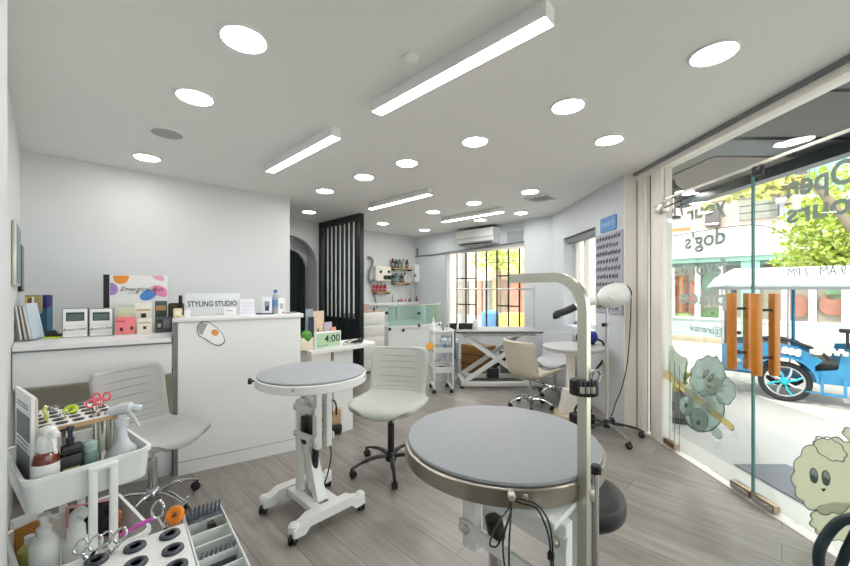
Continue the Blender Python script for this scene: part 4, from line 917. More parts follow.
obj('yellow_panel', rectT(ya_+yw*.05, ya_+yw*.6, 3.876, 3.88, yz0+yh*.2, yz0+yh*.9), mat('yellow card', (236, 204, 96), .5), t); obj('brown_panel', rectT(ya_+yw*.2, ya_+yw*.45, 3.873, 3.876, yz0+yh*.5, yz0+yh*.85), mat('brown ink', (120, 84, 50), .5), t); obj('white_panel', rectT(ya_+yw*.5, ya_+yw*.62, 3.873, 3.876, yz0+yh*.3, yz0+yh*.9), M_paper, t)
p = onD(37, 337); solo('tape_roll', 'small brown and cream roll lying by the leaning files', 'tape', lathe(BM(), [(0, 0), (.035, 0), (.038, .01), (.035, .03), (0, .034)]), mat('tan tape', (172, 150, 100), .5), p)
t = thing('tape_dispenser', 'black and lime tape dispenser left of the framed name cards', 'tape dispenser', onD(55, 338), TH)
bm = BM(); prism(bm, [(-.05, 0), (.05, 0), (.05, .04), (.02, .03), (0, .06), (-.04, .06)], (0, -.012, 0), (1, 0, 0), (0, 0, 1), (0, .024, 0)); obj('body', bm, M_black, t); obj('base', bx(BM(), -.06, .06, -.02, .02, 0, .012, .003), M_lime, t)
# wall frames on the near wall (seen edge on)
setframe(TH_ROOM)
for z0, z1, t0, t1, mm, lab in ((1.44, 1.86, 3.5, 4.0, M_alu, 'silver framed picture seen edge on at the near left wall'), (1.40, 1.76, 4.15, 4.5, M_black, 'black framed picture seen edge on in the left corner')):
    t = thing('wall_picture', lab, 'picture', (0, 0, 0), 0); s_ = -.168
    obj('frame', rectT(s_, s_+.02, t0, t1, z0, z1, .003), mm, t); obj('print', rectT(s_+.018, s_+.022, t0+.02, t1-.02, z0+.02, z1-.02), mat('blue grey print', (120, 140, 150), .5, var=.3), t)
# ------------------------------------------------------------------ things on the reception counter
setframe(TH_DESK)
CT = 1.203
t = thing('lightbox_sign', 'white sign board reading STYLING STUDIO on the reception counter', 'sign', (0, 0, 0), 0)
TL = 3.54; s0, s1 = TS(185, TL), TS(240, TL); obj('board', rectT(s0, s1, TL, TL+.04, CT, tp(210, 293.5, TL)[1], .003), M_wall, t)
zl = tp(210, 306.2, TL)[1]; x_ = text('lettering', 'STYLING STUDIO', .062, M_ink, t, R(TS(187.5, TL), TL-.001, zl), U3, Z3, .001, off=.0007)
wn = (Vector(x_.data.vertices[0].co)); xs = [v.co.dot(U3) for v in x_.data.vertices]; k = (TS(236.5, TL)-TS(187.5, TL))/(max(xs)-min(xs)); m0 = min(xs)
for v in x_.data.vertices: v.co += U3*((v.co.dot(U3)-m0)*(k-1))
def cthing(px0, px1, ytop, tt, nm, lab, cat, c, parts=(), z0=CT, dep=.03, bev=.002):
    t = thing(nm, lab, cat, (0, 0, 0), 0); s0, s1 = TS(px0, tt), TS(px1, tt); z1 = tp((px0+px1)/2, ytop, tt)[1]
    obj('body', rectT(s0, s1, tt, tt+dep, z0, z1, bev), mat(nm+str(px0), c, .5), t)
    for a, b, e, f, cc, n_ in parts:
        w_, h_ = s1-s0, z1-z0; obj(n_, rectT(s0+w_*a, s0+w_*b, tt-.0015, tt, z0+h_*e, z0+h_*f), mat('print%d%d%d' % cc, cc, .5), t)
    return t
cthing(173, 182, 308.5, 3.36, 'cream_tub', 'small cream tub at the left corner of the reception counter', 'tub', (226, 212, 168), ((.2, .8, .3, .7, (240, 236, 220), 'label_print'),), dep=.05, bev=.01)
cthing(184, 190, 310, 3.37, 'white_tub', 'small white tub beside the cream tub', 'tub', (238, 238, 238), dep=.04, bev=.008)
cthing(224, 236.5, 308, 3.37, 'card_box', 'low white box with a dark pen mark below the sign lettering', 'box', (240, 240, 240), ((.15, .7, .62, .68, (60, 60, 64), 'pen_mark'),), dep=.06)
cthing(240, 254.5, 299.5, 3.42, 'notice_sheet', 'white printed notice standing on the counter right of the sign', 'notice', (236, 236, 242), tuple((.1, .9, q, q+.025, (188, 190, 200), 'text_line') for q in (.15, .25, .35, .5, .6, .7, .8)), dep=.008)
cthing(262, 272, 297, 3.40, 'picture_card', 'card with a dark dog drawing near the right end of the counter', 'card', (232, 234, 240), ((.3, .7, .2, .5, (50, 54, 70), 'drawing'), (.25, .75, .45, .75, (150, 156, 176), 'drawing')), dep=.01)
cthing(257, 274, 313.3, 3.38, 'tablet', 'flat dark tablet lying in front of the dog drawing card', 'tablet', (60, 64, 80), dep=.10)
p = R(TS(275.5, 3.47), 3.47, CT)
t = thing('water_bottle', 'clear water bottle with blue cap on the reception counter', 'bottle', p)
obj('bottle_body', lathe(BM(), [(0, 0), (.03, 0), (.032, .01), (.032, .13), (.02, .165), (.012, .18), (.012, .19), (0, .19)], n=20), mat('clear bottle plastic', (216, 226, 232), .1, trans=.5), t)
obj('cap', lathe(BM(), [(.015, .185), (.016, .21), (0, .212)], n=16), mat('blue cap plastic', (48, 110, 190), .4), t); obj('label_wrap', lathe(BM(), [(.0328, .06), (.0328, .125)], n=20), mat('blue label', (100, 140, 190), .5), t)
cthing(278, 285, 298, 3.42, 'product_pouch', 'white pouch with grey print beside the water bottle', 'pouch', (238, 238, 236), ((.25, .75, .3, .65, (180, 180, 184), 'print'), (.6, .9, .02, .12, (200, 60, 60), 'red_mark')), dep=.02)
cthing(286, 298, 313, 3.40, 'notebook', 'thin dark notebook lying at the right end of the counter', 'notebook', (40, 44, 46), dep=.12)
setframe(TH_ROOM)
t = thing('side_desk', 'lower white desk with rounded end behind the reception counter, holding the clock', 'desk', (0, 0, 0), 0)
pl = [(1.66, 3.06), (2.32, 3.06)]+[(2.32+.14*math.sin(a), 3.2-.14*math.cos(a)) for a in [PI/2*k/8 for k in range(1, 9)]]+[(2.46, 3.5), (1.69, 3.5)]
obj('desk_top', prism(BM(), pl, (0, 0, .82), U3, V3, (0, 0, .03)), M_white, t)
obj('side_panel', rbox(BM(), 1.93, 2.13, 3.12, 3.16, 0, .82), M_white, t); obj('drawer_box', rbox(BM(), 1.70, 1.9, 3.12, 3.45, .70, .818), M_cream, t)
obj('side_panel', rbox(BM(), 2.13, 2.15, 3.12, 3.45, 0, .82), M_white, t)
# ------------------------------------------------------------------ side desk things
SZ = .851
t = thing('digital_clock', 'white digital clock with green display showing 4:00', 'clock', R(TS(328, 3.14), 3.13, SZ), TH)
cw = (TS(339, 3.14)-TS(313, 3.14))/2; ch = tp(326, 331.5, 3.14)[1]-SZ
obj('case', bx(BM(), -cw, cw, 0, .035, 0, ch, .006), M_gloss, t); obj('display', bx(BM(), -cw+.012, cw-.014, -.002, .001, .012, ch-.014), mat('green display', (178, 206, 170), .4), t)
text('digits', '4:00', ch*.62, mat('display digits', (28, 36, 34), .5), t, (-cw*.32, -.003, ch*.36), (1, 0, 0), (0, 0, 1), .0006, off=.0008)
text('small_digits', '8-12  10:30', ch*.15, mat('display small digits', (90, 110, 90), .5), t, (-cw+.02, -.003, ch*.14), (1, 0, 0), (0, 0, 1), .0006)
cthing(301, 314, 338, 3.16, 'paper_box', 'cream low box under the magazines, left of the clock', 'box', (226, 214, 190), (), SZ, .16)
for i, (a, b, y, tt, c, lab) in enumerate(((306, 313, 309, 3.26, (150, 160, 170), 'grey blue magazine at the back left of the magazine group'), (309, 314, 317, 3.22, (30, 44, 74), 'navy magazine in front of the grey blue one'), (313, 324, 311, 3.27, (226, 200, 172), 'peach magazine with dark stem drawing'), (324, 332, 322, 3.25, (190, 176, 196), 'mauve leaflet right of the peach magazine'), (331, 336, 327, 3.24, (222, 160, 130), 'orange edged leaflet, rightmost of the magazines'))):
    solo('magazine', lab, 'magazine', rectT(TS(a, tt), TS(b, tt), tt, tt+.01, SZ if a > 314 else SZ+.07, tp((a+b)/2, y, tt)[1]), mat('magazine%d' % i, c, .5, var=.2, vscale=30), group='magazines on the side desk')
solo('magazine_mark', 'dark plant drawing on the peach magazine', 'drawing', rectT(TS(317.5, 3.268), TS(318.5, 3.268), 3.266, 3.269, SZ+.01, SZ+.18), M_dark)
solo('green_ball', 'round green plant ball at the right end behind the counter', 'plant', lathe(BM(), [(0, 0), (.03, .005), (.05, .04), (.045, .08), (.02, .105), (0, .11)], n=20), mat('leaf green', (76, 140, 50), .6, bump=.5, bscale=60), R(TS(306, 3.2), 3.19, SZ+.075))
t = thing('hair_clipper', 'black hair clipper with coiled cable on the side desk right of the clock', 'clipper', R(TS(352, 3.16), 3.16, SZ), TH+.1)
obj('clipper_body', tube(BM(), spline([(-.02, 0, .02), (.03, 0, .025), (.09, .0, .03), (.13, 0, .028)], 4), [.012]*4+[.02]*4+[.024]*5, 10), M_black, t)
obj('blade', bx(BM(), -.045, -.02, -.014, .014, .012, .026, .002), M_chrome, t); obj('cable', tube(BM(), spline([(-.1, .02, .01), (-.05, .04, .03), (.0, .05, .012), (.05, .03, .035), (-.02, .03, .04), (-.08, .0, .012)], 5), .005, 6), M_black, t)
bm = BM(); tube(bm, [(-.12, 0, .012), (-.06, .0, .016), (.0, -.01, .045), (.06, -.01, .05)], .006, 8); obj('comb_attachment', bm, M_alu, t)
t = thing('tote_bag', 'tan bag with black base on the floor behind the round white grooming table', 'bag', hz(328, 436, 0), .3)
obj('bag_body', bx(BM(), -.13, .13, 0, .16, .09, .26, .03, 3), mat('tan canvas', (190, 160, 124), .8, var=.08), t); obj('base', bx(BM(), -.135, .135, -.005, .165, 0, .1, .03, 3), M_black, t)
obj('strap', tube(BM(), spline([(-.08, -.01, .2), (-.06, -.03, .34), (.06, -.03, .34), (.08, -.01, .2)], 5), .008, 8), M_black, t)
# ------------------------------------------------------------------ slatted black screen
t = thing('slat_screen', 'tall black slatted room divider reaching the ceiling', 'screen', (0, 0, 0), 0)
obj('post', rbox(BM(), 3.36, 3.44, 4.69, 4.75, 0, H, .003), M_screen, t); obj('post', rbox(BM(), 3.36, 3.44, 5.86, 5.93, 0, H, .003), M_screen, t)
obj('top_rail', rbox(BM(), 3.36, 3.44, 4.75, 5.86, 2.50, H), M_screen, t); obj('bottom_rail', rbox(BM(), 3.36, 3.44, 4.75, 5.86, 0.0, .1), M_screen, t)
for k in range(8):
    tt = 4.84+k*.13; obj('slat', rbox(BM(), 3.385, 3.412, tt-.024, tt+.024, .1, 2.5), M_screen, t)
obj('low_panel', rbox(BM(), 3.39, 3.40, 4.75, 5.86, .1, .95), mat('dark screen back', (24, 34, 34), .5), t)
# ------------------------------------------------------------------ wash corner
t = thing('drawer_cabinet', 'white chest of drawers between the slat screen and the tub', 'cabinet', (0, 0, 0), 0)
TC = 4.98; s0, s1 = 3.5, TS(384.5, TC)
obj('cabinet_body', rectT(s0, s1, TC, TC+.42, .03, 1.02, .004), M_white, t)
for k in range(5): 
    d = obj('drawer', rectT(s0+.01, s1-.01, TC-.015, TC, .06+k*.19, .06+k*.19+.178, .003), mat('drawer front white', (226, 224, 218), .4, var=.01), t)
t = thing('soap_box', 'small pinkish box standing on the chest of drawers', 'box', (0, 0, 0), 0); obj('box_body', rectT(TS(364, 5.1), TS(369, 5.1), 5.1, 5.15, 1.021, 1.16), mat('dusty pink card', (190, 160, 156), .5), t)
solo('wooden_tray', 'thin tan tray on top of the chest of drawers', 'tray', rectT(TS(366, 5.0), TS(383, 5.0), 4.99, 5.2, 1.021, 1.035), M_tan)
solo('small_jar', 'tiny dark jar on the wooden tray', 'jar', lathe(BM(), [(0, 0), (.015, 0), (.015, .05), (.01, .06), (0, .06)], n=14), M_dark, R(TS(374, 5.08), 5.08, 1.036))
t = thing('dog_tub', 'white dog washing tub with curved green tinted glass front', 'tub', (0, 0, 0), 0)
def tub_curve(n=14, o=0): # front edge: from the cabinet to the back wall, bowed
    out = []
    for k in range(n+1):
        s = 4.22+(5.62-4.22)*k/n; out.append((s, 5.02-.14*math.sin(PI*k/n)+o))
    return out
fr = tub_curve(); pl = fr+[(5.62, 5.93), (4.22, 5.93)]
obj('tub_body', prism(BM(), pl, (0, 0, 0), U3, V3, (0, 0, .70)), M_gloss, t, smooth=20)
pr = tub_curve(14, -.02); obj('tub_rim', prism(BM(), pr+[(5.62, 5.93), (4.22, 5.93)], (0, 0, .70), U3, V3, (0, 0, .05)), M_gloss, t, smooth=20)
bm = BM()
g0 = tub_curve(14, .0); g1 = tub_curve(14, .012)
prism(bm, g0+g1[::-1], (0, 0, .75), U3, V3, (0, 0, .36)); obj('glass_front', bm, thin_glass('green tub glass', (226, 243, 236), .8, .10), t, smooth=20)
bm = BM(); prism(bm, tub_curve(14, -.006)+tub_curve(14, .018)[::-1], (0, 0, 1.11), U3, V3, (0, 0, .02)); obj('glass_rail', bm, M_alu, t, smooth=20)
obj('ledge', rectT(4.22, 5.8, 5.80, 5.94, 1.09, 1.14, .004), M_white, t)
for px, py in ((390, 329), (401, 330), (414, 325), (387, 313), (414, 313)):
    s, z = tp(px, py, 5.0); i = min(14, max(0, int((s-4.22)/1.4*14))); obj('clamp', lathe(BM(), [(0, -.02), (.028, -.02), (.03, 0), (.02, .02), (0, .02)], R(s, fr[i][1]-.01, z), 14, V3), M_dark, t)
bm = BM(); a_ = R(5.0, 5.7, .75); tube(bm, [a_, a_+Z3*.3, a_+Z3*.36-V3*.08], .012, 8); obj('faucet', bm, M_chrome, t)
# bottles on the ledge
for i, (px, h_, c, lab) in enumerate(((393, .13, (196, 160, 170), 'slim pinkish bottle, left on the tub ledge'), (399, .05, (150, 120, 130), 'low mauve jar on the tub ledge'), (402, .07, (200, 130, 140), 'rose bottle in the middle of the tub ledge'), (406, .055, (214, 170, 176), 'pale rose jar on the tub ledge'), (410, .06, (120, 110, 130), 'grey violet jar on the tub ledge'), (417, .10, (130, 60, 90), 'dark plum bottle, right on the tub ledge'), (420, .06, (90, 90, 100), 'grey bottle, rightmost on the tub ledge'))):
    t = thing('shampoo_bottle', lab, 'bottle', R(TS(px, 5.85), 5.86, 1.141), 0, 'bottles on the tub ledge'); r_ = .03 if h_ < .1 else .02
    obj('bottle_body', lathe(BM(), [(0, 0), (r_, 0), (r_, h_*.75), (r_*.4, h_*.9), (0, h_*.9)], n=12), mat('ledge%d' % i, c, .4), t); obj('cap', lathe(BM(), [(r_*.42, h_*.88), (r_*.42, h_*1.2), (0, h_*1.2)], n=10), M_dark, t)
# wall units
TW = 5.95
t = thing('pet_dryer', 'white wall mounted dryer box with grey hose on the wash wall', 'dryer', (0, 0, 0), 0)
def wbox(x0, x1, y0, y1, dep, off=0): 
    s0, s1 = TS(x0, TW), TS(x1, TW); return rectT(s0, s1, TW-dep-off, TW-off-.001, tp(x0, y1, TW)[1], tp(x0, y0, TW)[1], .01)
obj('housing', wbox(372.5, 387.5, 266, 281, .12), M_cream, t)
for px in (377, 385): s, z = tp(px, 272, TW); obj('dial', lathe(BM(), [(0, .0), (.028, .0), (.024, .02), (0, .02)], R(s, TW-.12, z), 14, -V3), M_black, t)
obj('display', wbox(380, 387, 275.5, 279.5, .006, .125), M_black, t)
hs = [tp(x, y, TW-.05) for x, y in ((368, 257), (372, 259), (372.5, 264), (370, 271), (369, 278), (371, 283), (373, 280))]
obj('hose', tube(BM(), spline([R(s, TW-.05, z) for s, z in hs], 5), .024, 10), M_grey, t)
hs = [tp(x, y, TW-.02) for x, y in ((373, 292), (375, 298), (377, 308))]; obj('power_cord', tube(BM(), spline([R(s, TW-.02, z) for s, z in hs], 4), .012, 6), M_grey, t)
shelf_z = {}
def shelf(x0, x1, y, lab, dep=.14):
    s0, s1 = TS(x0, TW), TS(x1, TW); z = tp((x0+x1)/2, y, TW)[1]
    t = thing('wall_shelf', lab, 'shelf', (0, 0, 0), 0); obj('board', rectT(s0, s1, TW-dep, TW-.001, z-.025, z, .002), M_tan, t)
    for s in (s0+.02, s1-.04): obj('bracket', rectT(s, s+.02, TW-dep+.02, TW-.001, z-.05, z-.026), M_dark, t)
    return z
z1 = shelf(390, 408.5, 268.5, 'upper thin wooden wall shelf with bottles on the wash wall'); z2 = shelf(390.5, 407, 282.5, 'lower thin wooden wall shelf with bottles on the wash wall'); z3 = shelf(372, 387, 291.5, 'small wooden shelf holding four red bottles under the dryer')
def wbottle(px, z, h_, r_, c, lab, g, capc=M_black):
    t = thing('shampoo_bottle', lab, 'bottle', R(TS(px, TW-.07), TW-.07, z+.001), TH, g)
    obj('bottle_body', lathe(BM(), [(0, 0), (r_, 0), (r_, h_*.72), (r_*.45, h_*.82), (0, h_*.82)], n=14), mat('sh%d%d%d' % c, c, .35), t)
    obj('label_wrap', lathe(BM(), [(r_+.001, h_*.15), (r_+.001, h_*.5)], n=14), mat('shl%d%d%d' % c, tuple(min(255, int(v*.5+110)) for v in c), .5), t)
    obj('cap', lathe(BM(), [(r_*.5, h_*.81), (r_*.5, h_), (0, h_)], n=10), capc, t)
for px, c, lab, h_ in ((392.5, (90, 40, 40), 'dark red bottle, first on the upper shelf', .2), (396, (40, 40, 44), 'black bottle, second on the upper shelf', .18), (399.5, (70, 130, 120), 'teal bottle, third on the upper shelf', .19), (403.5, (196, 196, 180), 'pale bottle, fourth on the upper shelf', .2), (407, (90, 60, 40), 'brown bottle, last on the upper shelf', .2)): wbottle(px, z1, h_, .034, c, lab, 'bottles on the upper wall shelf')
for px, c, lab, h_ in ((393.3, (40, 48, 46), 'black bottle, first on the lower shelf', .17), (396.4, (46, 140, 120), 'green bottle, second on the lower shelf', .2), (401.5, (50, 50, 54), 'dark bottle, third on the lower shelf', .18), (404.8, (200, 200, 200), 'white bottle, last on the lower shelf', .21)): wbottle(px, z2, h_, .036, c, lab, 'bottles on the lower wall shelf')
for px, o in ((374, 'leftmost'), (377.5, 'second from the left'), (381.3, 'third from the left'), (385, 'rightmost')): wbottle(px, z3, .15, .036, (168, 36, 30), 'red bottle under the wall dryer, '+o+' of the four', 'four red bottles', mat('red cap', (150, 30, 26), .4))
t = thing('water_heater', 'white electric water heater with two pipes on the wash wall', 'water heater', (0, 0, 0), 0)
obj('housing', wbox(411, 418.5, 264.5, 282, .12), M_gloss, t); s, z = tp(415, 275.5, TW-.12); obj('dial', lathe(BM(), [(0, 0), (.04, 0), (.036, .012), (0, .012)], R(s, TW-.121, z), 16, -V3), M_grey, t)
for px in (411.5, 415.5):
    s0_, za = tp(px, 282, TW-.04); obj('pipe', cyl(BM(), R(s0_, TW-.04, za+.02), R(s0_, TW-.04, 1.14), .012, n=8), M_alu, t)
# ------------------------------------------------------------------ things around the cart and window
zc = .862
for i, (px, h_, c, lab) in enumerate(((424, .16, (232, 236, 236), 'white bottle at the left edge of the far trolley top'), (428, .20, (236, 238, 238), 'tall white sprayer on the far trolley top'), (433, .12, (40, 42, 46), 'black clipper standing on the far trolley top'), (439, .13, (214, 216, 214), 'pale grey bottle on the far trolley top'), (443, .08, (36, 38, 40), 'low black tool on the far trolley top'), (447, .10, (206, 208, 206), 'light bottle at the right edge of the far trolley top'))):
    v = dp(px, 331, 5.15); k = min(max(v.x, .12), .345); t = thing('grooming_bottle', lab, 'bottle', (k if i else .125, 5.10+.03*(i % 3), .793), 0, 'bottles on the far trolley')
    obj('bottle_body', lathe(BM(), [(0, 0), (.019, 0), (.02, h_*.8), (.009, h_*.92), (0, h_*.92)], n=14), mat('gb%d' % i, c, .4), t); obj('cap', lathe(BM(), [(.01, h_*.9), (.009, h_*1.15), (0, h_*1.15)], n=10), M_gloss if i in (0, 1) else M_dark, t)
t = thing('spray_bottle', 'small blue spray bottle in the middle tray of the far trolley', 'bottle', (.27, 5.12, .552)); obj('bottle_body', lathe(BM(), [(0, 0), (.03, 0), (.03, .07), (.012, .1), (0, .1)], n=16), mat('light blue liquid', (110, 170, 204), .3), t); bm = BM(); sprayer(bm, .098, .8, (-.9, 0)); obj('trigger_head', bm, M_gloss, t)
solo('orange_brush', 'orange oval brush on the left rim of the far trolley middle tray', 'brush', lathe(BM(), [(0, -.008), (.045, -.008), (.052, 0), (.045, .008), (0, .008)], (0, 0, 0), 24, (0, -1, .2)), mat('amber plastic', (238, 168, 50), .45), (.062, 4.97, .64))
solo('black_tools', 'dark tools lying in the bottom tray of the far trolley', 'tool', tube(BM(), spline([(-.09, 0, .01), (0, .02, .03), (.09, -.01, .015)], 4), .012, 8), M_black, (.23, 5.12, .30))
for i, (px, lab) in enumerate(((453, 'black box, leftmost in the row under the barred window'), (462, 'black box, second in the row under the barred window'), (469, 'black box, third in the row under the barred window'))):
    v = dp(px, 328, 5.42); solo('tool_box', lab, 'box', bx(BM(), -.05, .05, -.03, .03, 0, .09, .008), M_black, (v.x, 5.42, .826), 0, 'black boxes on the lift table')
solo('tool_box', 'white box beside the black boxes on the lift table', 'box', bx(BM(), -.04, .04, -.03, .03, 0, .13, .006), M_white, (dp(474, 328, 5.5).x+.02, 5.5, .826))
t = thing('storage_box', 'brown wooden crate on the floor behind the scissor lift table', 'crate', (.9, 6.2, 0), TH-PI/2); obj('crate_body', bx(BM(), -.25, .25, -.15, .15, 0, .48, .006), mat('brown plywood', (140, 100, 50), .6, var=.15), t)
for z in (.16, .32): obj('slat_gap', bx(BM(), -.252, .252, -.153, -.15, z-.006, z+.006), M_dark, t)
solo('laundry_bin', 'pale lidded bin on the floor left of the wooden crate', 'bin', lathe(BM(), [(0, 0), (.14, 0), (.16, .5), (.165, .51), (.15, .56), (0, .57)], n=24), mat('pale blue plastic', (190, 200, 210), .5), (.42, 6.3, 0))
solo('laundry_bin', 'grey bin on the floor right of the wooden crate behind the lift table', 'bin', lathe(BM(), [(0, 0), (.12, 0), (.14, .4), (.14, .42), (0, .43)], n=24), mat('grey plastic bin', (120, 130, 136), .5), (1.36, 6.0, 0))
# ------------------------------------------------------------------ dryer on stand, chart, blower
t = thing('stand_dryer', 'white pet dryer on a chrome wheeled stand beside the entrance post', 'dryer', (1.78, 3.58, 0), 0)
q = lambda px, py, Y=3.58: dp(px, py, Y)-Vector((1.78, 3.58, 0))
bm = BM(); cyl(bm, (0, 0, .1), (0, 0, 1.07), .017); obj('pole', bm, M_alu, t)
bm = BM(); cyl(bm, (0, 0, 1.05), (0, 0, 1.27), .010); lathe(bm, [(.022, 1.05), (.024, 1.08), (.012, 1.09)], n=16); obj('upper_pole', bm, M_chrome, t)
obj('collar_knob', lathe(BM(), [(0, 0), (.02, 0), (.02, .03), (0, .034)], (-.015, 0, 1.07), 12, (-1, -.3, 0)), M_black, t)
bm = BM(); tube(bm, spline([q(598, 300), q(600, 308), (0, 0, 1.26)], 4), .006, 8); tube(bm, spline([q(617, 303), q(612, 312), (0, 0, 1.26)], 4), .006, 8); obj('yoke', bm, M_chrome, t)
ax = (q(594, 301)-q(628, 290)).normalized(); c_ = q(628, 291)
obj('dryer_head', lathe(BM(), [(0, 0), (.05, .005), (.09, .03), (.115, .08), (.12, .14), (.115, .2), (.095, .25), (.06, .29), (.04, .31), (0, .31)], c_, 36, ax), M_gloss, t)
n0, n1, n2 = q(595, 300), q(575, 307), q(557, 315)
obj('nozzle', tube(BM(), [n0, n1], [.045, .033], 20), M_gloss, t); obj('nozzle_tip', tube(BM(), spline([n1, (n1+n2)/2, n2+Z3*.005, n2-Z3*.03], 4), [.036]*4+[.035]*4+[.036]*5, 18), M_black, t)
obj('vent_grille', lathe(BM(), [(.07, .002), (.06, -.012), (0, -.016)], c_+ax*.01, 24, ax), M_black, t)
obj('side_knob', lathe(BM(), [(0, 0), (.014, 0), (.014, .02), (0, .022)], q(611, 298, 3.45), 12, (0, -1, 0)), M_alu, t)
obj('power_cord', tube(BM(), spline([c_+Vector((.02, 0, 0)), q(631, 300), q(630, 330), q(627, 365), q(621, 390), q(616, 402), q(612, 415), (.03, -.02, .2)], 6), .005, 6), M_dark, t)
obj('hub', lathe(BM(), [(0, .07), (.035, .07), (.04, .09), (.03, .13), (.018, .15), (0, .15)], n=20), M_dark, t)
for k, a in enumerate((-1.57+.1, -.31, .95, 2.2, 3.46)):
    d = Vector((math.cos(a), math.sin(a), 0)); L_ = .34 if k != 1 else .31
    lg = obj('leg', tube(BM(), spline([d*.02+Z3*.11, d*.14+Z3*.105, d*.26+Z3*.085, d*L_+Z3*.06], 4), [.02]*4+[.017]*4+[.013]*5, 8, flat=.7), M_chrome if k == 0 else M_dark, t); caster(lg, d*L_+Z3*.06, a, .026)
t = thing('style_chart', 'grey wall chart with rows of small dark figures on the right wall', 'poster', (0, 0, 0), 0)
XW = 2.05; y0, y1 = XW*F/(624-425), XW*F/(596.5-425)
obj('board', bx(BM(), XW-.012, XW, y0+.01, y1, 1.15, 2.04), mat('grey lilac board', (176, 178, 190), .5), t)
fig = ('N%dI', 'A', 'R', 'K', 'H', 'n', 'm', 'W', 'M', 'h', 'B', 'R', 'K')
random.seed(3)
for r_ in range(10):
    z = 1.965-r_*.086; row = ''.join(random.choice('RnKhAmHWBX') for _ in range(8 if r_ % 2 == 0 else 7))
    bm = BM()
    for i in range(len(row)):
        y = y1-.05-(i+.35*(r_ % 2))*.068
        if y < y0+.04: continue
        h_ = random.uniform(.045, .06); w_ = random.uniform(.044, .056)
        # small standing dog figure: body, head, legs
        X_ = XW-.0125
        bx(bm, X_-.001, X_, y-w_/2, y+w_/2, z+h_*.35, z+h_*.7); bx(bm, X_-.001, X_, y-w_/2-.004, y-w_/2+.014, z+h_*.6, z+h_)
        for q_ in (-.4, -.2, .25, .42): bx(bm, X_-.001, X_, y+q_*w_-.0035, y+q_*w_+.0035, z, z+h_*.36)
    obj('figure_row', bm, mat('figure ink %d' % (r_ % 3), ((60, 60, 70), (80, 76, 88), (44, 46, 54))[r_ % 3], .6), t, smooth=0)
t = thing('wall_sign', 'small blue rounded sign above the grey wall chart', 'sign', (0, 0, 0), 0)
ya, yb = XW*F/(616.8-425), XW*F/(601.2-425)
bm = BM(); prism(bm, [((ya+yb)/2+x, 2.145+y) for x, y in rrect(yb-ya, .165, .02)], (XW-.012, 0, 0), (0, 1, 0), (0, 0, 1), (.012, 0, 0)); obj('board', bm, mat('sign blue', (84, 144, 208), .45), t)
x_ = text('lettering', 'THRIFTY', .075, mat('pale blue ink', (176, 208, 236), .5), t, (XW-.013, yb-.03, 2.12), (0, -1, 0), (0, 0, 1), .0006); ys = [v.co.y for v in x_.data.vertices]; k = (yb-ya-.05)/(max(ys)-min(ys))
for v in x_.data.vertices: v.co.y = yb-.025+(v.co.y-max(ys))*k
t = thing('hand_blower', 'black and blue blower unit standing on the far round table', 'blower', (1.84, 4.18, .791), .2)
obj('housing', tube(BM(), [(-.09, 0, .075), (.06, 0, .075)], [.062, .07], 20), M_black, t); obj('blue_drum', tube(BM(), [(.02, 0, .08), (.10, 0, .08)], [.073, .068], 20), mat('royal blue plastic', (34, 52, 150), .35), t)
obj('foot', bx(BM(), -.07, .08, -.05, .05, 0, .02, .004), M_black, t); obj('hose', tube(BM(), spline([(.09, 0, .06), (.19, -.03, .02), (.24, .0, -.15), (.15, .03, -.3)], 5), .012, 8), M_black, t)
t = thing('floor_blower', 'black floor blower with hose behind the restraint post, beside the far table base', 'blower', (1.60, 3.75, 0), .3)
obj('housing', bx(BM(), -.1, .12, -.08, .08, .02, .15, .03, 3), M_black, t); obj('hose', tube(BM(), spline([(.1, 0, .1), (.14, .03, .16), (.04, .06, .22), (-.04, .04, .18), (-.06, .0, .14)], 5), .013, 8), M_dark, t)
for x in (-.07, .09): obj('foot', bx(BM(), x-.015, x+.015, -.06, .06, 0, .022), M_dark, t)
# ------------------------------------------------------------------ outside: street side
M_pave = mat('street paving', (198, 192, 184), .8, var=.06, vscale=3, bump=.1, bscale=12)
GZ = -.12
struct('ground', bx(BM(), 2.46, 60, -30, 60, GZ-.1, GZ), M_pave)
struct('ground_rear', prism(BM(), [(R(5.95, -6).x, R(5.95, -6).y), (R(30, -6).x, R(30, -6).y), (R(30, 30).x, R(30, 30).y), (R(5.95, 30).x, R(5.95, 30).y)], (0, 0, -.32), (1, 0, 0), (0, 1, 0), (0, 0, .19)), M_pave)
struct('porch_floor', bx(BM(), 2.46, 3.5, -4.4, 4.4, -.11, -.004), mat('porch concrete', (190, 188, 184), .7, var=.04))
solo('door_mat', 'grey door mat on the porch outside the glass door', 'mat', prism(BM(), [(2.50, 2.1), (2.92, 2.1), (2.92, 2.96), (2.50, 2.96)], (0, 0, -.003), (1, 0, 0), (0, 1, 0), (0, 0, .008)), mat('grey mat', (128, 130, 138), .9, bump=.4, bscale=200, var=.1))
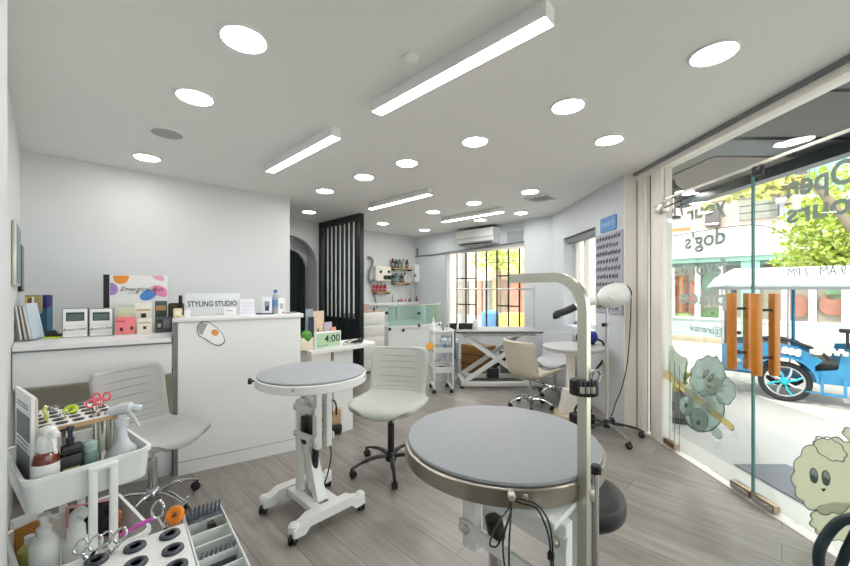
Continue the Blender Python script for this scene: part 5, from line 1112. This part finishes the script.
# canopy over the entrance
M_soff = mat('dark slate soffit', (30, 40, 43), .35, var=.06)
cp = struct('canopy', bx(BM(), 2.27, 3.32, -4.4, 4.6, 2.56, 2.75), M_soff)
struct('canopy_beam', bx(BM(), 3.22, 3.34, -4.4, 4.7, 2.46, 2.80), M_soff)
obj('beige_patch', bx(BM(), 2.48, 3.2, 3.15, 4.55, 2.552, 2.56), mat('taupe soffit patch', (112, 104, 98), .5), cp); obj('beige_patch', bx(BM(), 2.3, 3.0, 2.1, 2.72, 2.552, 2.56), mat('grey taupe soffit patch', (80, 78, 76), .5), cp)  # flat taupe patches laid under the dark soffit
obj('metal_strip', bx(BM(), 2.28, 3.2, 2.75, 2.80, 2.54, 2.56), M_dark, cp)
for px, py, lb in ((788, 143, 'round glowing disc under the dark canopy outside, above the right glass leaf'), (690, 193.5, 'round glowing disc under the dark canopy outside, near the entrance post')):
    q_ = downlight(px, py, 2.551, lb, 'glowing discs under the canopy outside'); q_.scale = (.8, .8, .8)  # glowing discs copied from the ceiling fittings, set under the canopy
t = thing('wall_lantern', 'dark lattice lantern fixed outside by the entrance post', 'lantern', (2.41, 3.55, 2.12), 0)
bm = BM(); [tube(bm, [(x, y, .0), (x*.8, y*.8, .25)], .006, 6) for x in (-.05, .05) for y in (-.05, .05)]; [tube(bm, [(-.05, y, .02), (.04, y, .23)], .004, 6) for y in (-.05, .05)]; [tube(bm, [(.05, y, .02), (-.04, y, .23)], .004, 6) for y in (-.05, .05)]; obj('lattice', bm, M_black, t)
obj('cap', lathe(BM(), [(.08, .25), (.02, .31), (.012, .36), (0, .36)], n=16), M_black, t); obj('base', lathe(BM(), [(0, -.02), (.06, -.02), (.06, .0), (0, .0)], n=16), M_black, t); obj('arm', tube(BM(), [(0, 0, .0), (-.1, 0, -.05), (-.17, 0, -.03)], .008, 6), M_black, t)
# potted plant outside the glass
pc = hz(681, 424, -.004); pc = Vector((2.73, 3.97, -.004))
t = thing('potted_plant', 'dark cylindrical pot with yellow edged sword leaves outside the glass', 'potted plant', pc, 0)
obj('pot', lathe(BM(), [(0, 0), (.13, 0), (.14, .02), (.15, .34), (.135, .34), (.13, .31), (0, .31)], n=30), mat('dark grey pot', (74, 76, 80), .5), t)
random.seed(5); M_leaf1 = mat('sword leaf green', (92, 124, 60), .5, var=.2); M_leafy = mat('sword leaf yellow', (214, 206, 90), .5, var=.15)
for k in range(13):
    a = random.uniform(0, 2*PI); r0 = random.uniform(.01, .09); hh = random.uniform(.15, .38); ln = random.uniform(.02, .16)
    b0 = Vector((r0*math.cos(a), r0*math.sin(a), .30)); tip = b0+Vector((ln*math.cos(a), ln*math.sin(a), hh)); mid = (b0+tip)/2+Vector((0, 0, .05))
    d = Vector((-math.sin(a), math.cos(a), 0)); bm = BM(); pts = spline([b0, mid, tip], 4); ws = [.02+.012*math.sin(PI*i/(len(pts)-1)) if i < len(pts)-1 else .002 for i in range(len(pts))]
    L_ = [(bm.verts.new(p-d*w_), bm.verts.new(p+Vector((math.cos(a), math.sin(a), 0))*-.006), bm.verts.new(p+d*w_)) for p, w_ in zip(pts, ws)]
    for u, v in zip(L_, L_[1:]):
        bm.faces.new((u[0], u[1], v[1], v[0])); bm.faces.new((u[1], u[2], v[2], v[1]))
    obj('leaf', bm, M_leafy if k % 3 == 0 else M_leaf1, t, smooth=60, mods=(('solid', .003, 0),))
# ------------------------------------------------------------------ tuk-tuk trailer and cab, along the street (local x = -V towards its front)
SB = 7.06
O0 = R(SB, 0, GZ); tk = thing('tuk_tuk', 'sky blue tuk tuk with white roof parked in the street outside', 'tuk tuk', O0, TH-PI/2)
# local x -> -V (to the right in view), local y -> U (away from the shop)
def K(px, py): tt, z = sp(px, py, SB); return (-tt, z-GZ)
M_tb = mat('tuk tuk sky blue', (60, 140, 184), .3, coat=.4, var=.03); M_tbd = mat('tuk tuk deep blue', (30, 104, 140), .4); M_canv = mat('white canvas', (214, 216, 222), .7); M_tyre = mat('tyre rubber', (40, 40, 42), .8); M_rim = mat('silver spoke paint', (206, 208, 210), .3, .6); M_cyan = mat('cyan hub paint', (40, 186, 200), .3); M_seat = mat('black seat vinyl', (34, 32, 36), .5)
WR = .272; wx, wz = K(784.4, 383.4)[0], WR
def wheel(name, x, y, parent, r=WR):
    bm = BM(); tube(bm, [(x+(r-.032)*math.cos(2*PI*k/36), y, r+(r-.032)*math.sin(2*PI*k/36)) for k in range(36)], .034, 10, True); w_ = obj(name, bm, M_tyre, parent)
    bm = BM(); tube(bm, [(x+(r-.07)*math.cos(2*PI*k/36), y, r+(r-.07)*math.sin(2*PI*k/36)) for k in range(36)], .014, 8, True); obj('wheel_rim', bm, M_rim, w_)
    for k in range(8):
        a = 2*PI*k/8+.2; a2 = a+.22
        obj('spoke', tube(BM(), [(x+.03*math.cos(a), y-.01, r+.03*math.sin(a)), (x+.11*math.cos(a+.05), y-.02, r+.11*math.sin(a+.05)), (x+(r-.07)*math.cos(a2), y, r+(r-.07)*math.sin(a2))], [.012, .016, .012], 6), M_rim if k % 2 else M_cyan, w_)
    obj('wheel_hub', lathe(BM(), [(0, -.04), (.03, -.045), (.05, -.02), (.055, .03), (0, .03)], (x, y, r), 20, (0, 1, 0)), M_cyan, w_); return w_
wheel('wheel', wx, .0, tk); wheel('wheel', wx, 1.05, tk)
for y0, y1 in ((-.08, .08), (.97, 1.13)):
    bm = BM(); arc = [(wx+.33*math.cos(a), wz+.03+.33*math.sin(a)) for a in [PI*k/16 for k in range(17)]]; arc2 = [(wx+.30*math.cos(a), wz+.03+.30*math.sin(a)) for a in [PI*k/16 for k in range(17)]][::-1]
    prism(bm, arc+arc2, (0, y0, 0), (1, 0, 0), (0, 0, 1), (0, y1-y0, 0)); obj('fender', bm, M_tb, tk, smooth=30)
xl = K(722, 350)[0]; xr = K(815, 350)[0]; zf = .36
obj('floor_frame', bx(BM(), xl, xr+.1, .06, 1.0, zf-.05, zf, .005), M_tbd, tk)
side = [(xl, zf), (wx-.36, zf), (wx-.33, wz+.05)]+[(wx+.33*math.cos(a), wz+.03+.33*math.sin(a)) for a in [PI-PI*k/12 for k in range(1, 12)]]+[(wx+.34, wz), (wx+.36, zf), (xr, zf), (xr, .52), (wx+.36, .60), (wx+.12, .76), (wx-.10, .80), (wx-.30, .76), (xl, .72)]
for y in (-.02, 1.03): obj('side_panel', prism(BM(), side, (0, y, 0), (1, 0, 0), (0, 0, 1), (0, .03, 0)), M_tb, tk, smooth=0)
obj('seat_bench', bx(BM(), wx-.30, wx+.05, .05, 1.0, .58, .72, .04, 3), M_seat, tk); obj('seat_back', bx(BM(), wx-.40, wx-.30, .05, 1.0, .6, 1.08, .04, 3), mat('red brown seat vinyl', (120, 60, 66), .5), tk)
bm = BM(); tube(bm, spline([(wx+.05, -.03, .84), (wx-.05, -.03, .86), (wx-.2, -.03, .85)], 4), .018, 8); tube(bm, spline([(wx+.05, -.03, .84), (wx+.3, -.03, .74), (wx+.42, -.03, .62)], 4), .02, 8); obj('arm_rail', bm, M_seat, tk)
# chrome ornamental figures along the arm rest
p = K(783, 349); text('ornament', '888', .125, M_paper, tk, (p[0]-.02, -.06, p[1]-.045), (1, 0, -.16), (.16, 0, 1), .012, off=.006)
bm = BM(); x0, z0 = K(812, 351); x1, z1 = K(845, 352); 
for k in range(9): box(bm, (x0+(x1-x0)*k/8, -.05, z0+.0+.03*(k % 2)), (.05, .02, .06), bev=.008)
obj('carved_trim', bm, mat('cream carving', (226, 220, 204), .5), tk)
# front driver/passenger tub
xa, xb = K(808, 360)[0], K(856, 360)[0]+.5
fp = [(xa, .44), (xa+.02, .30), (xb, .30), (xb, .80), (K(843, 350)[0], .74), (K(838, 360)[0], .50), (K(822, 360)[0], .46)]
for y in (0.0, 1.0): obj('front_panel', prism(BM(), fp, (0, y, 0), (1, 0, 0), (0, 0, 1), (0, .03, 0)), M_tb, tk, smooth=0)
obj('front_seat', bx(BM(), K(814, 350)[0], K(842, 350)[0], .04, 1.0, .47, .55, .02), M_seat, tk)
obj('rear_facing_back', bx(BM(), xb-.1, xb, .04, 1.0, .5, 1.0, .03), M_seat, tk)
bm = BM(); sx0, sx1 = K(822, 375)[0], K(845, 375)[0]
[bx(bm, x-.015, x+.015, -.05, -.02, .16, .40) for x in (sx0, sx1)]; bx(bm, sx0, sx1, -.05, -.02, .16, .19); bx(bm, wx+.2, sx0, -.04, -.02, .17, .185); obj('step_frame', bm, M_tb, tk, smooth=0)
obj('handrest', bx(BM(), K(839, 330)[0], K(856, 330)[0], -.02, .06, .98, 1.03, .015), M_seat, tk); obj('handrest_post', bx(BM(), K(847, 335)[0]-.01, K(847, 335)[0]+.02, 0, .03, .78, .98), M_dark, tk)
# posts and roof
for px in (722, 728, 789, 794):
    for y in (.0, 1.0): x_ = K(px, 320)[0]; obj('roof_post', cyl(BM(), (x_, y, .7), (x_, y, 1.56), .012, n=8), M_rim if px != 794 else M_tbd, tk)
for y in (0, 1.0): obj('roof_post', cyl(BM(), (xb-.05, y, .8), (xb-.05, y, 1.56), .014, n=8), M_rim, tk)
rx0, rx1 = K(712, 290)[0], xb+.25
rp = [(-.16, 1.55), (-.18, 1.60), (-.06, 1.76), (.15, 1.83), (.5, 1.86), (.85, 1.83), (1.06, 1.76), (1.18, 1.60), (1.16, 1.55), (1.0, 1.56), (.5, 1.58), (0, 1.56)]
def ringv(bm, x, s, dz): return [bm.verts.new((x, .5+(a-.5)*s, 1.55+(b-1.55)*s+dz)) for a, b in rp]
bm = BM(); rs = [ringv(bm, rx0-.04, .93, 0), ringv(bm, rx0+.02, .97, 0), ringv(bm, rx0+.22, 1.0, .0), ringv(bm, rx1, 1.0, 0)]
rs[0] = rs[0]
for v in rs[0]: v.co.z = 1.55+(v.co.z-1.55)*.25
for v in rs[1]: v.co.z = 1.55+(v.co.z-1.55)*.6
for a, b in zip(rs, rs[1:]):
    for k in range(len(rp)): bm.faces.new((a[k], a[(k+1) % len(rp)], b[(k+1) % len(rp)], b[k]))
bm.faces.new(rs[0][::-1]); bm.faces.new(rs[-1]); obj('roof', bm, M_canv, tk, smooth=40)
obj('roof_trim', bx(BM(), rx0, rx1, -.17, -.155, 1.53, 1.57), M_grey, tk)
bm = BM(); tube(bm, [(xl-.14, .05, .42), (xl-.16, .05, .34), (xl-.05, .05, .30), (xl, .05, .33)], .012, 6); tube(bm, [(xl-.14, .95, .42), (xl-.14, .05, .42)], .012, 6); tube(bm, [(xl-.02, -.02, .24), (wx-.3, -.02, .18)], .01, 6); obj('bumper', bm, M_rim, tk)
bx_ = bx(BM(), xl+.02, xl+.05, .05, 1.0, .72, 1.25); obj('rear_panel', bx_, M_dark, tk)
for z in (.5, .62, .9): obj('tail_lamp', lathe(BM(), [(0, 0), (.03, 0), (.026, .02), (0, .02)], (K(739, 350)[0], -.03, z), 14, (0, -1, 0)), M_black if z > .6 else M_rim, tk)
obj('canvas_strip', bx(BM(), K(731, 300)[0], K(737, 300)[0], .0, .01, .75, 1.55), mat('checked curtain', (120, 120, 120), .7, var=.7, vscale=25), tk)
# the pulling motorcycle, right of the frame
obj('motorcycle_seat', bx(BM(), xb+.15, xb+.8, .42, .62, .7, .8, .03), M_seat, tk); obj('motorcycle_body', bx(BM(), xb+.2, xb+.75, .45, .6, .35, .7, .05), M_dark, tk); wheel('wheel', xb+.95, .52, tk, .27); obj('tow_bar', bx(BM(), xb, xb+.3, .5, .54, .5, .54), M_dark, tk)
# ------------------------------------------------------------------ shop across the street (facade at s = 13.8)
SF = 13.8
def Fr(px, py): return sp(px, py, SF)
sh = thing('shop_building', 'white and mint shop front across the street with big windows', 'building', (0, 0, 0), 0)
M_sw = mat('shop white render', (232, 234, 232), .7, var=.02); M_mint = mat('mint green paint', (150, 196, 180), .6, var=.03); M_sblue = mat('pale blue render', (206, 224, 230), .7, var=.02)
t0_, t1_ = -9, 5.5
obj('wall', rbox(BM(), SF+.25, SF+.5, t0_, t1_, GZ, 3.2), mat('shop interior blush', (206, 190, 176), .8, var=.1), sh)
obj('base_wall', rbox(BM(), SF, SF+.25, t0_, t1_, GZ, .52), M_sblue, sh); obj('sill', rbox(BM(), SF-.05, SF+.25, t0_, t1_, .50, .56), M_sw, sh)
obj('fascia', rbox(BM(), SF-.15, SF+.5, t0_, t1_, 2.36, 3.2), M_sw, sh); obj('mint_band', rbox(BM(), SF-.1, SF+.25, t0_, t1_, 2.22, 2.36), M_mint, sh)
obj('dark_lintel', rbox(BM(), SF-.02, SF+.25, t0_, t1_, 2.10, 2.22), mat('grey green lintel', (110, 136, 132), .6), sh); obj('kerb', rbox(BM(), SF-.6, SF, t0_, t1_, GZ, GZ+.1), mat('sandy kerb', (196, 180, 156), .8), sh)
for a, b in ((741, 760),): ta, tb_ = Fr(a, 280)[0], Fr(b, 280)[0]; obj('mint_pillar', rbox(BM(), SF-.06, SF+.25, tb_, ta, GZ, 2.3), M_mint, sh)
for px in (672, 697.5, 722, 785, 812.5, 846, 880): ta = Fr(px, 280)[0]; obj('mullion', rbox(BM(), SF-.02, SF+.1, ta-.07, ta+.07, .5, 2.15), M_sw, sh)
obj('shop_glass', rbox(BM(), SF+.12, SF+.13, t0_, t1_, .55, 2.2), M_glass, sh)
random.seed(11)
for i, (a, b, y0, y1, c, lab, nm) in enumerate(((667, 671, 275, 318, (232, 200, 110), 'yellow hanging garment in the shop window', 'garment'), (672, 676, 270, 312, (222, 110, 84), 'coral hanging garment behind the first window', 'garment'), (678, 682, 270, 314, (236, 160, 90), 'orange hanging garment behind the first window', 'garment'), (684, 687, 275, 312, (176, 90, 84), 'brick red hanging garment behind the first window', 'garment'), (689, 694, 282, 314, (226, 130, 110), 'salmon figure shaped garment by the white mullion', 'garment'))):
    ta, za = Fr(a, y0); tb_, zb_ = Fr(b, y1); solo(nm, lab, 'garment', rbox(BM(), SF+.15, SF+.2, tb_, ta, zb_, za, .02), mat('gar%d' % i, c, .8, var=.2), group='garments in the shop window across the street')
for i, (a, b, y0, y1, c, lab) in enumerate(((668, 695, 313, 322, (206, 218, 150), 'pale green cushion mound low in the first window'), (700, 722, 308, 322, (130, 160, 110), 'green mound low in the second window'), (701, 720, 268, 292, (140, 170, 150), 'grey green display in the second window'), (764, 778, 266, 282, (236, 150, 130), 'orange lettered panel above the mint pillar side window'), (788, 808, 295, 318, (214, 146, 132), 'red display behind the tuk tuk roof posts'), (820, 850, 294, 316, (218, 146, 134), 'red round display in the right shop window'), (826, 842, 290, 300, (150, 180, 150), 'green display above the red one, right shop window'))):
    (ta, za), (tb_, zb_) = Fr(a, y0), Fr(b, y1); ol = [((ta+tb_)/2+abs(ta-tb_)/2*math.copysign(abs(math.cos(w_))**.7, math.cos(w_)), (za+zb_)/2+(za-zb_)/2*math.copysign(abs(math.sin(w_))**.7, math.sin(w_))) for w_ in [2*PI*k/24 for k in range(24)]]
    solo('window_display', lab, 'display', prism(BM(), ol, R(SF+.16, 0), V3, Z3, U3*.06), mat('disp%d' % i, c, .7, var=.25, vscale=5))
# roof terrace and houses above and behind the shop
hs = thing('house', 'white house with balcony and striped canopy above the shop', 'building', (0, 0, 0), 0)
SH_ = 17.0
def Hh(px, py): return sp(px, py, SH_)
obj('wall', rbox(BM(), SH_, SH_+3, -9, -1.2, 0, 8.5), M_sw, hs); obj('wall', rbox(BM(), SH_+.5, SH_+3, -1.2, 3.2, 0, 5.4), mat('blush render', (232, 214, 204), .8, var=.02), hs)
ta, za = Hh(738, 200); tb_, zb_ = Hh(778, 224)
for k in range(5): 
    obj('awning_strip', prism(BM(), [(-.9+.12*k, -.25*k), (-.9+.12*k+.02, -.25*k+.18), (.0, -.25*k+.22), (.0, -.25*k)], R(SH_+.4, tb_, 4.9), -U3, Z3, V3*(ta-tb_)), mat('weathered awning', (170, 172, 160), .8, var=.2), hs)
for px, py, w_, h_, c in ((826, 175, .9, 1.3, (150, 200, 190)), (795, 190, .5, 1.1, (170, 120, 100)), (712, 215, .4, .8, (120, 110, 110)), (790, 218, .5, 1.4, (190, 200, 220))):
    tt, z = Hh(px, py); obj('window', rbox(BM(), SH_-.04, SH_+.52, tt-w_/2, tt+w_/2, z-h_/2, z+h_/2), mat('hw%d' % px, c, .5), hs)
tt, z = Hh(806, 182)
for k in range(10): q_ = tt-.5+k*.11; obj('baluster', rbox(BM(), SH_-.5, SH_-.47, q_-.015, q_+.015, z-.5, z+.3), M_grey, hs)
obj('balcony_slab', rbox(BM(), SH_-.55, SH_, tt-.7, tt+.7, z-.62, z-.5), M_sw, hs)
tt, z = Hh(797, 180); obj('roof_awning', prism(BM(), [(0, 0), (-.9, -.7), (-.9, -.85), (0, -.1)], R(SH_, tt-.2, z+.8), U3, Z3, V3*1.0), mat('dark awning', (96, 92, 92), .7), hs)
# rooftop clutter
for px, lab in ((699, 'orange planter box on the shop roof'),): tt, z = Fr(680, 231); solo('planter_box', lab, 'planter', rbox(BM(), SF-.1, SF+.1, tt-.25, tt+.25, 3.2, 3.32), mat('orange planter', (236, 150, 90), .6))
# trees
def leaves(bm, c, rad, n, size, seed, squash=.8):
    rnd = random.Random(seed)
    for _ in range(n):
        while 1:
            v = Vector((rnd.uniform(-1, 1), rnd.uniform(-1, 1), rnd.uniform(-1, 1)))
            if .25 < v.length < 1: break
        p = Vector(c)+Vector((v.x*rad, v.y*rad, v.z*rad*squash)); e = Euler((rnd.uniform(-1.2, 1.2), rnd.uniform(-1.2, 1.2), rnd.uniform(0, 6.3))).to_matrix(); s = size*rnd.uniform(.6, 1.3)
        q = [p+e@Vector(a)*s for a in ((0, -.6, 0), (.3, 0, .06), (0, .6, 0), (-.3, 0, .06))]; bm.faces.new([bm.verts.new(k) for k in q])
M_lf = mat('bright leaf', (186, 202, 96), .6, var=.35, vscale=1.5); M_lf2 = mat('yellow green leaf', (208, 210, 128), .6, var=.3, vscale=2); M_bark = mat('grey brown bark', (130, 116, 98), .8, var=.2)
def tree(label, base, blobs, seed, m, size=.13, n=420, trunk=.09):
    t = thing('street_tree', label, 'tree', base, 0); b = Vector(base); bm = BM()
    for i, (x, y, z, r_) in enumerate(blobs): leaves(bm, Vector((x, y, z))-b, r_, int(n*r_*r_), size, seed+i)
    obj('crown', bm, m, t, smooth=0)
    cx = sum(q[0] for q in blobs)/len(blobs)-b.x; cy = sum(q[1] for q in blobs)/len(blobs)-b.y; zt = min(q[2] for q in blobs)-b.z
    obj('trunk', tube(BM(), spline([(0, 0, 0), (cx*.1, cy*.1, zt*.5), (cx*.5, cy*.5, zt)], 5), trunk, 10), M_bark, t)
    for x, y, z, r_ in blobs: obj('branch', tube(BM(), [(cx*.5, cy*.5, zt), tuple((Vector((x, y, z))-b)*1.0)], [trunk*.5, .015], 7), M_bark, t)
def Q(px, py, s): tt, z = sp(px, py, s); v = R(s, tt); return (v.x, v.y, z)
tb1 = [Q(838, 196, 10.5)+(.75,), Q(812, 222, 10.8)+(.6,), Q(845, 235, 10.5)+(.85,), Q(805, 258, 10.6)+(.55,), Q(830, 262, 10.5)+(.6,), Q(868, 220, 10.5)+(1.0,), Q(792, 272, 10.8)+(.3,), Q(870, 262, 10.6)+(.7,)]
v = R(10.6, sp(872, 300, 10.6)[0]); tree('bright yellow green tree behind the tuk tuk roof on the right', (v.x, v.y, GZ), tb1, 20, M_lf, .12, 900)
tb2 = [Q(762, 188, 9.5)+(.28,), Q(730, 198, 9.8)+(.18,), Q(748, 192, 9.6)+(.25,), Q(785, 182, 9.6)+(.3,), Q(709, 203, 10)+(.2,)]
v = R(9.5, sp(905, 300, 9.5)[0]); tree('tree with hanging leafy branches above the street', (v.x, v.y, GZ), tb2, 60, M_lf2, .14, 700, .06)
# overhead wires
bm = BM(); tube(bm, spline([Q(650, 240, 12), Q(750, 225, 12), Q(800, 238, 12), Q(880, 225, 12)], 6), .012, 5); solo('overhead_cable', 'thin overhead cable sagging across the street', 'cable', bm, M_dark)
# ------------------------------------------------------------------ outside: yard behind the barred window
def Y_(px, py, s): tt, z = sp(px, py, s); return tt, z
ys = thing('yard_wall', 'pale low building beyond the barred window', 'building', (0, 0, 0), 0)
obj('wall', rbox(BM(), 12, 12.3, 3, 14, GZ, 3.2), mat('cream yard render', (226, 216, 198), .8, var=.06), ys)
t_a, z_a = Y_(470, 271, 10.8); t_b, z_b = Y_(520, 282, 10.8)
obj('orange_awning', prism(BM(), [(0, 0), (-1.2, -.45), (-1.2, -.55), (0, -.06)], R(12, t_b, z_a+.35), U3, Z3, V3*(t_a-t_b)), mat('apricot awning', (238, 206, 168), .7, var=.08), ys)
for px, w_, c in ((463, .5, (150, 140, 130)), (478, .35, (206, 150, 136)), (489, .4, (140, 142, 138)), (504, .5, (170, 146, 130)), (515, .5, (206, 160, 140)), (497, .4, (214, 190, 150))):
    tt, z = Y_(px, 292, 11.9); obj('door_panel', rbox(BM(), 11.88, 12, tt-w_/2, tt+w_/2, GZ+.5, 1.75), mat('yd%d' % px, c, .6, var=.3, vscale=4), ys)
solo('storage_bin', 'yellow storage bin outside the barred window', 'bin', rbox(BM(), 8.6, 9.2, Y_(519, 320, 8.6)[0], Y_(498, 320, 8.6)[0], GZ, .76, .05), mat('yellow bin plastic', (240, 200, 110), .5))
solo('water_drum', 'blue drum outside the barred window left of the yellow bin', 'drum', lathe(BM(), [(0, 0), (.24, 0), (.25, .05), (.25, .5), (.26, .52), (.25, .86), (.2, .92), (0, .92)], n=24), mat('blue drum plastic', (100, 150, 206), .5), R(8.7, Y_(491, 320, 8.7)[0]+.02, GZ))
tb3 = [Q(488, 262, 10.5)+(.55,), Q(503, 258, 10.6)+(.6,), Q(512, 262, 10.4)+(.45,), Q(494, 250, 10.6)+(.5,)]
v = R(10.5, sp(500, 300, 10.5)[0]); tree('leafy tree seen through the top of the barred window', (v.x, v.y, GZ), tb3, 90, M_lf, .13, 500, .05)
v = R(8.0, sp(464, 300, 8.0)[0]); t = thing('yard_post', 'grey weathered post outside the barred window', 'post', (v.x, v.y, GZ)); obj('shaft', cyl(BM(), (0, 0, 0), (0, 0, 2.6), .09), mat('weathered post', (150, 144, 136), .8, var=.2), t)
# outside the narrow side window
struct('side_fence', bx(BM(), 4.6, 4.7, 9.5, 12.5, GZ, 2.2), mat('cream fence render', (226, 214, 190), .8, var=.05))
# ------------------------------------------------------------------ camera, sky, exposure
cam = bpy.data.cameras.new('camera'); co = bpy.data.objects.new('camera', cam); COL.objects.link(co)
cam.sensor_width = 36; cam.lens = 36*F/850; cam.shift_y = (HY-283)/850; co.location = (0, 0, CAMH); co.rotation_euler = (PI/2, 0, 0); cam.clip_start = .02; SC.camera = co
w = bpy.data.worlds.new('sky'); SC.world = w; w.use_nodes = True; bg = w.node_tree.nodes['Background']; bg.inputs[0].default_value = (.96, .98, 1, 1); bg.inputs[1].default_value = 3.4
sun = bpy.data.lights.new('sun', 'SUN'); sun.energy = 3.6; sun.angle = .01; sun.color = (1, .95, .88); so = bpy.data.objects.new('sun', sun); COL.objects.link(so); so.rotation_euler = Vector((.42, .30, -.86)).to_track_quat('-Z', 'Y').to_euler()
SC.view_settings.view_transform = 'Standard'; SC.view_settings.look = 'None'; SC.view_settings.gamma = 1; SC.view_settings.exposure = -.07
SC.cycles.use_denoising = True
SC.cycles.max_bounces = 10; SC.cycles.diffuse_bounces = 5; SC.cycles.transparent_max_bounces = 16; SC.cycles.caustics_reflective = False; SC.cycles.caustics_refractive = False
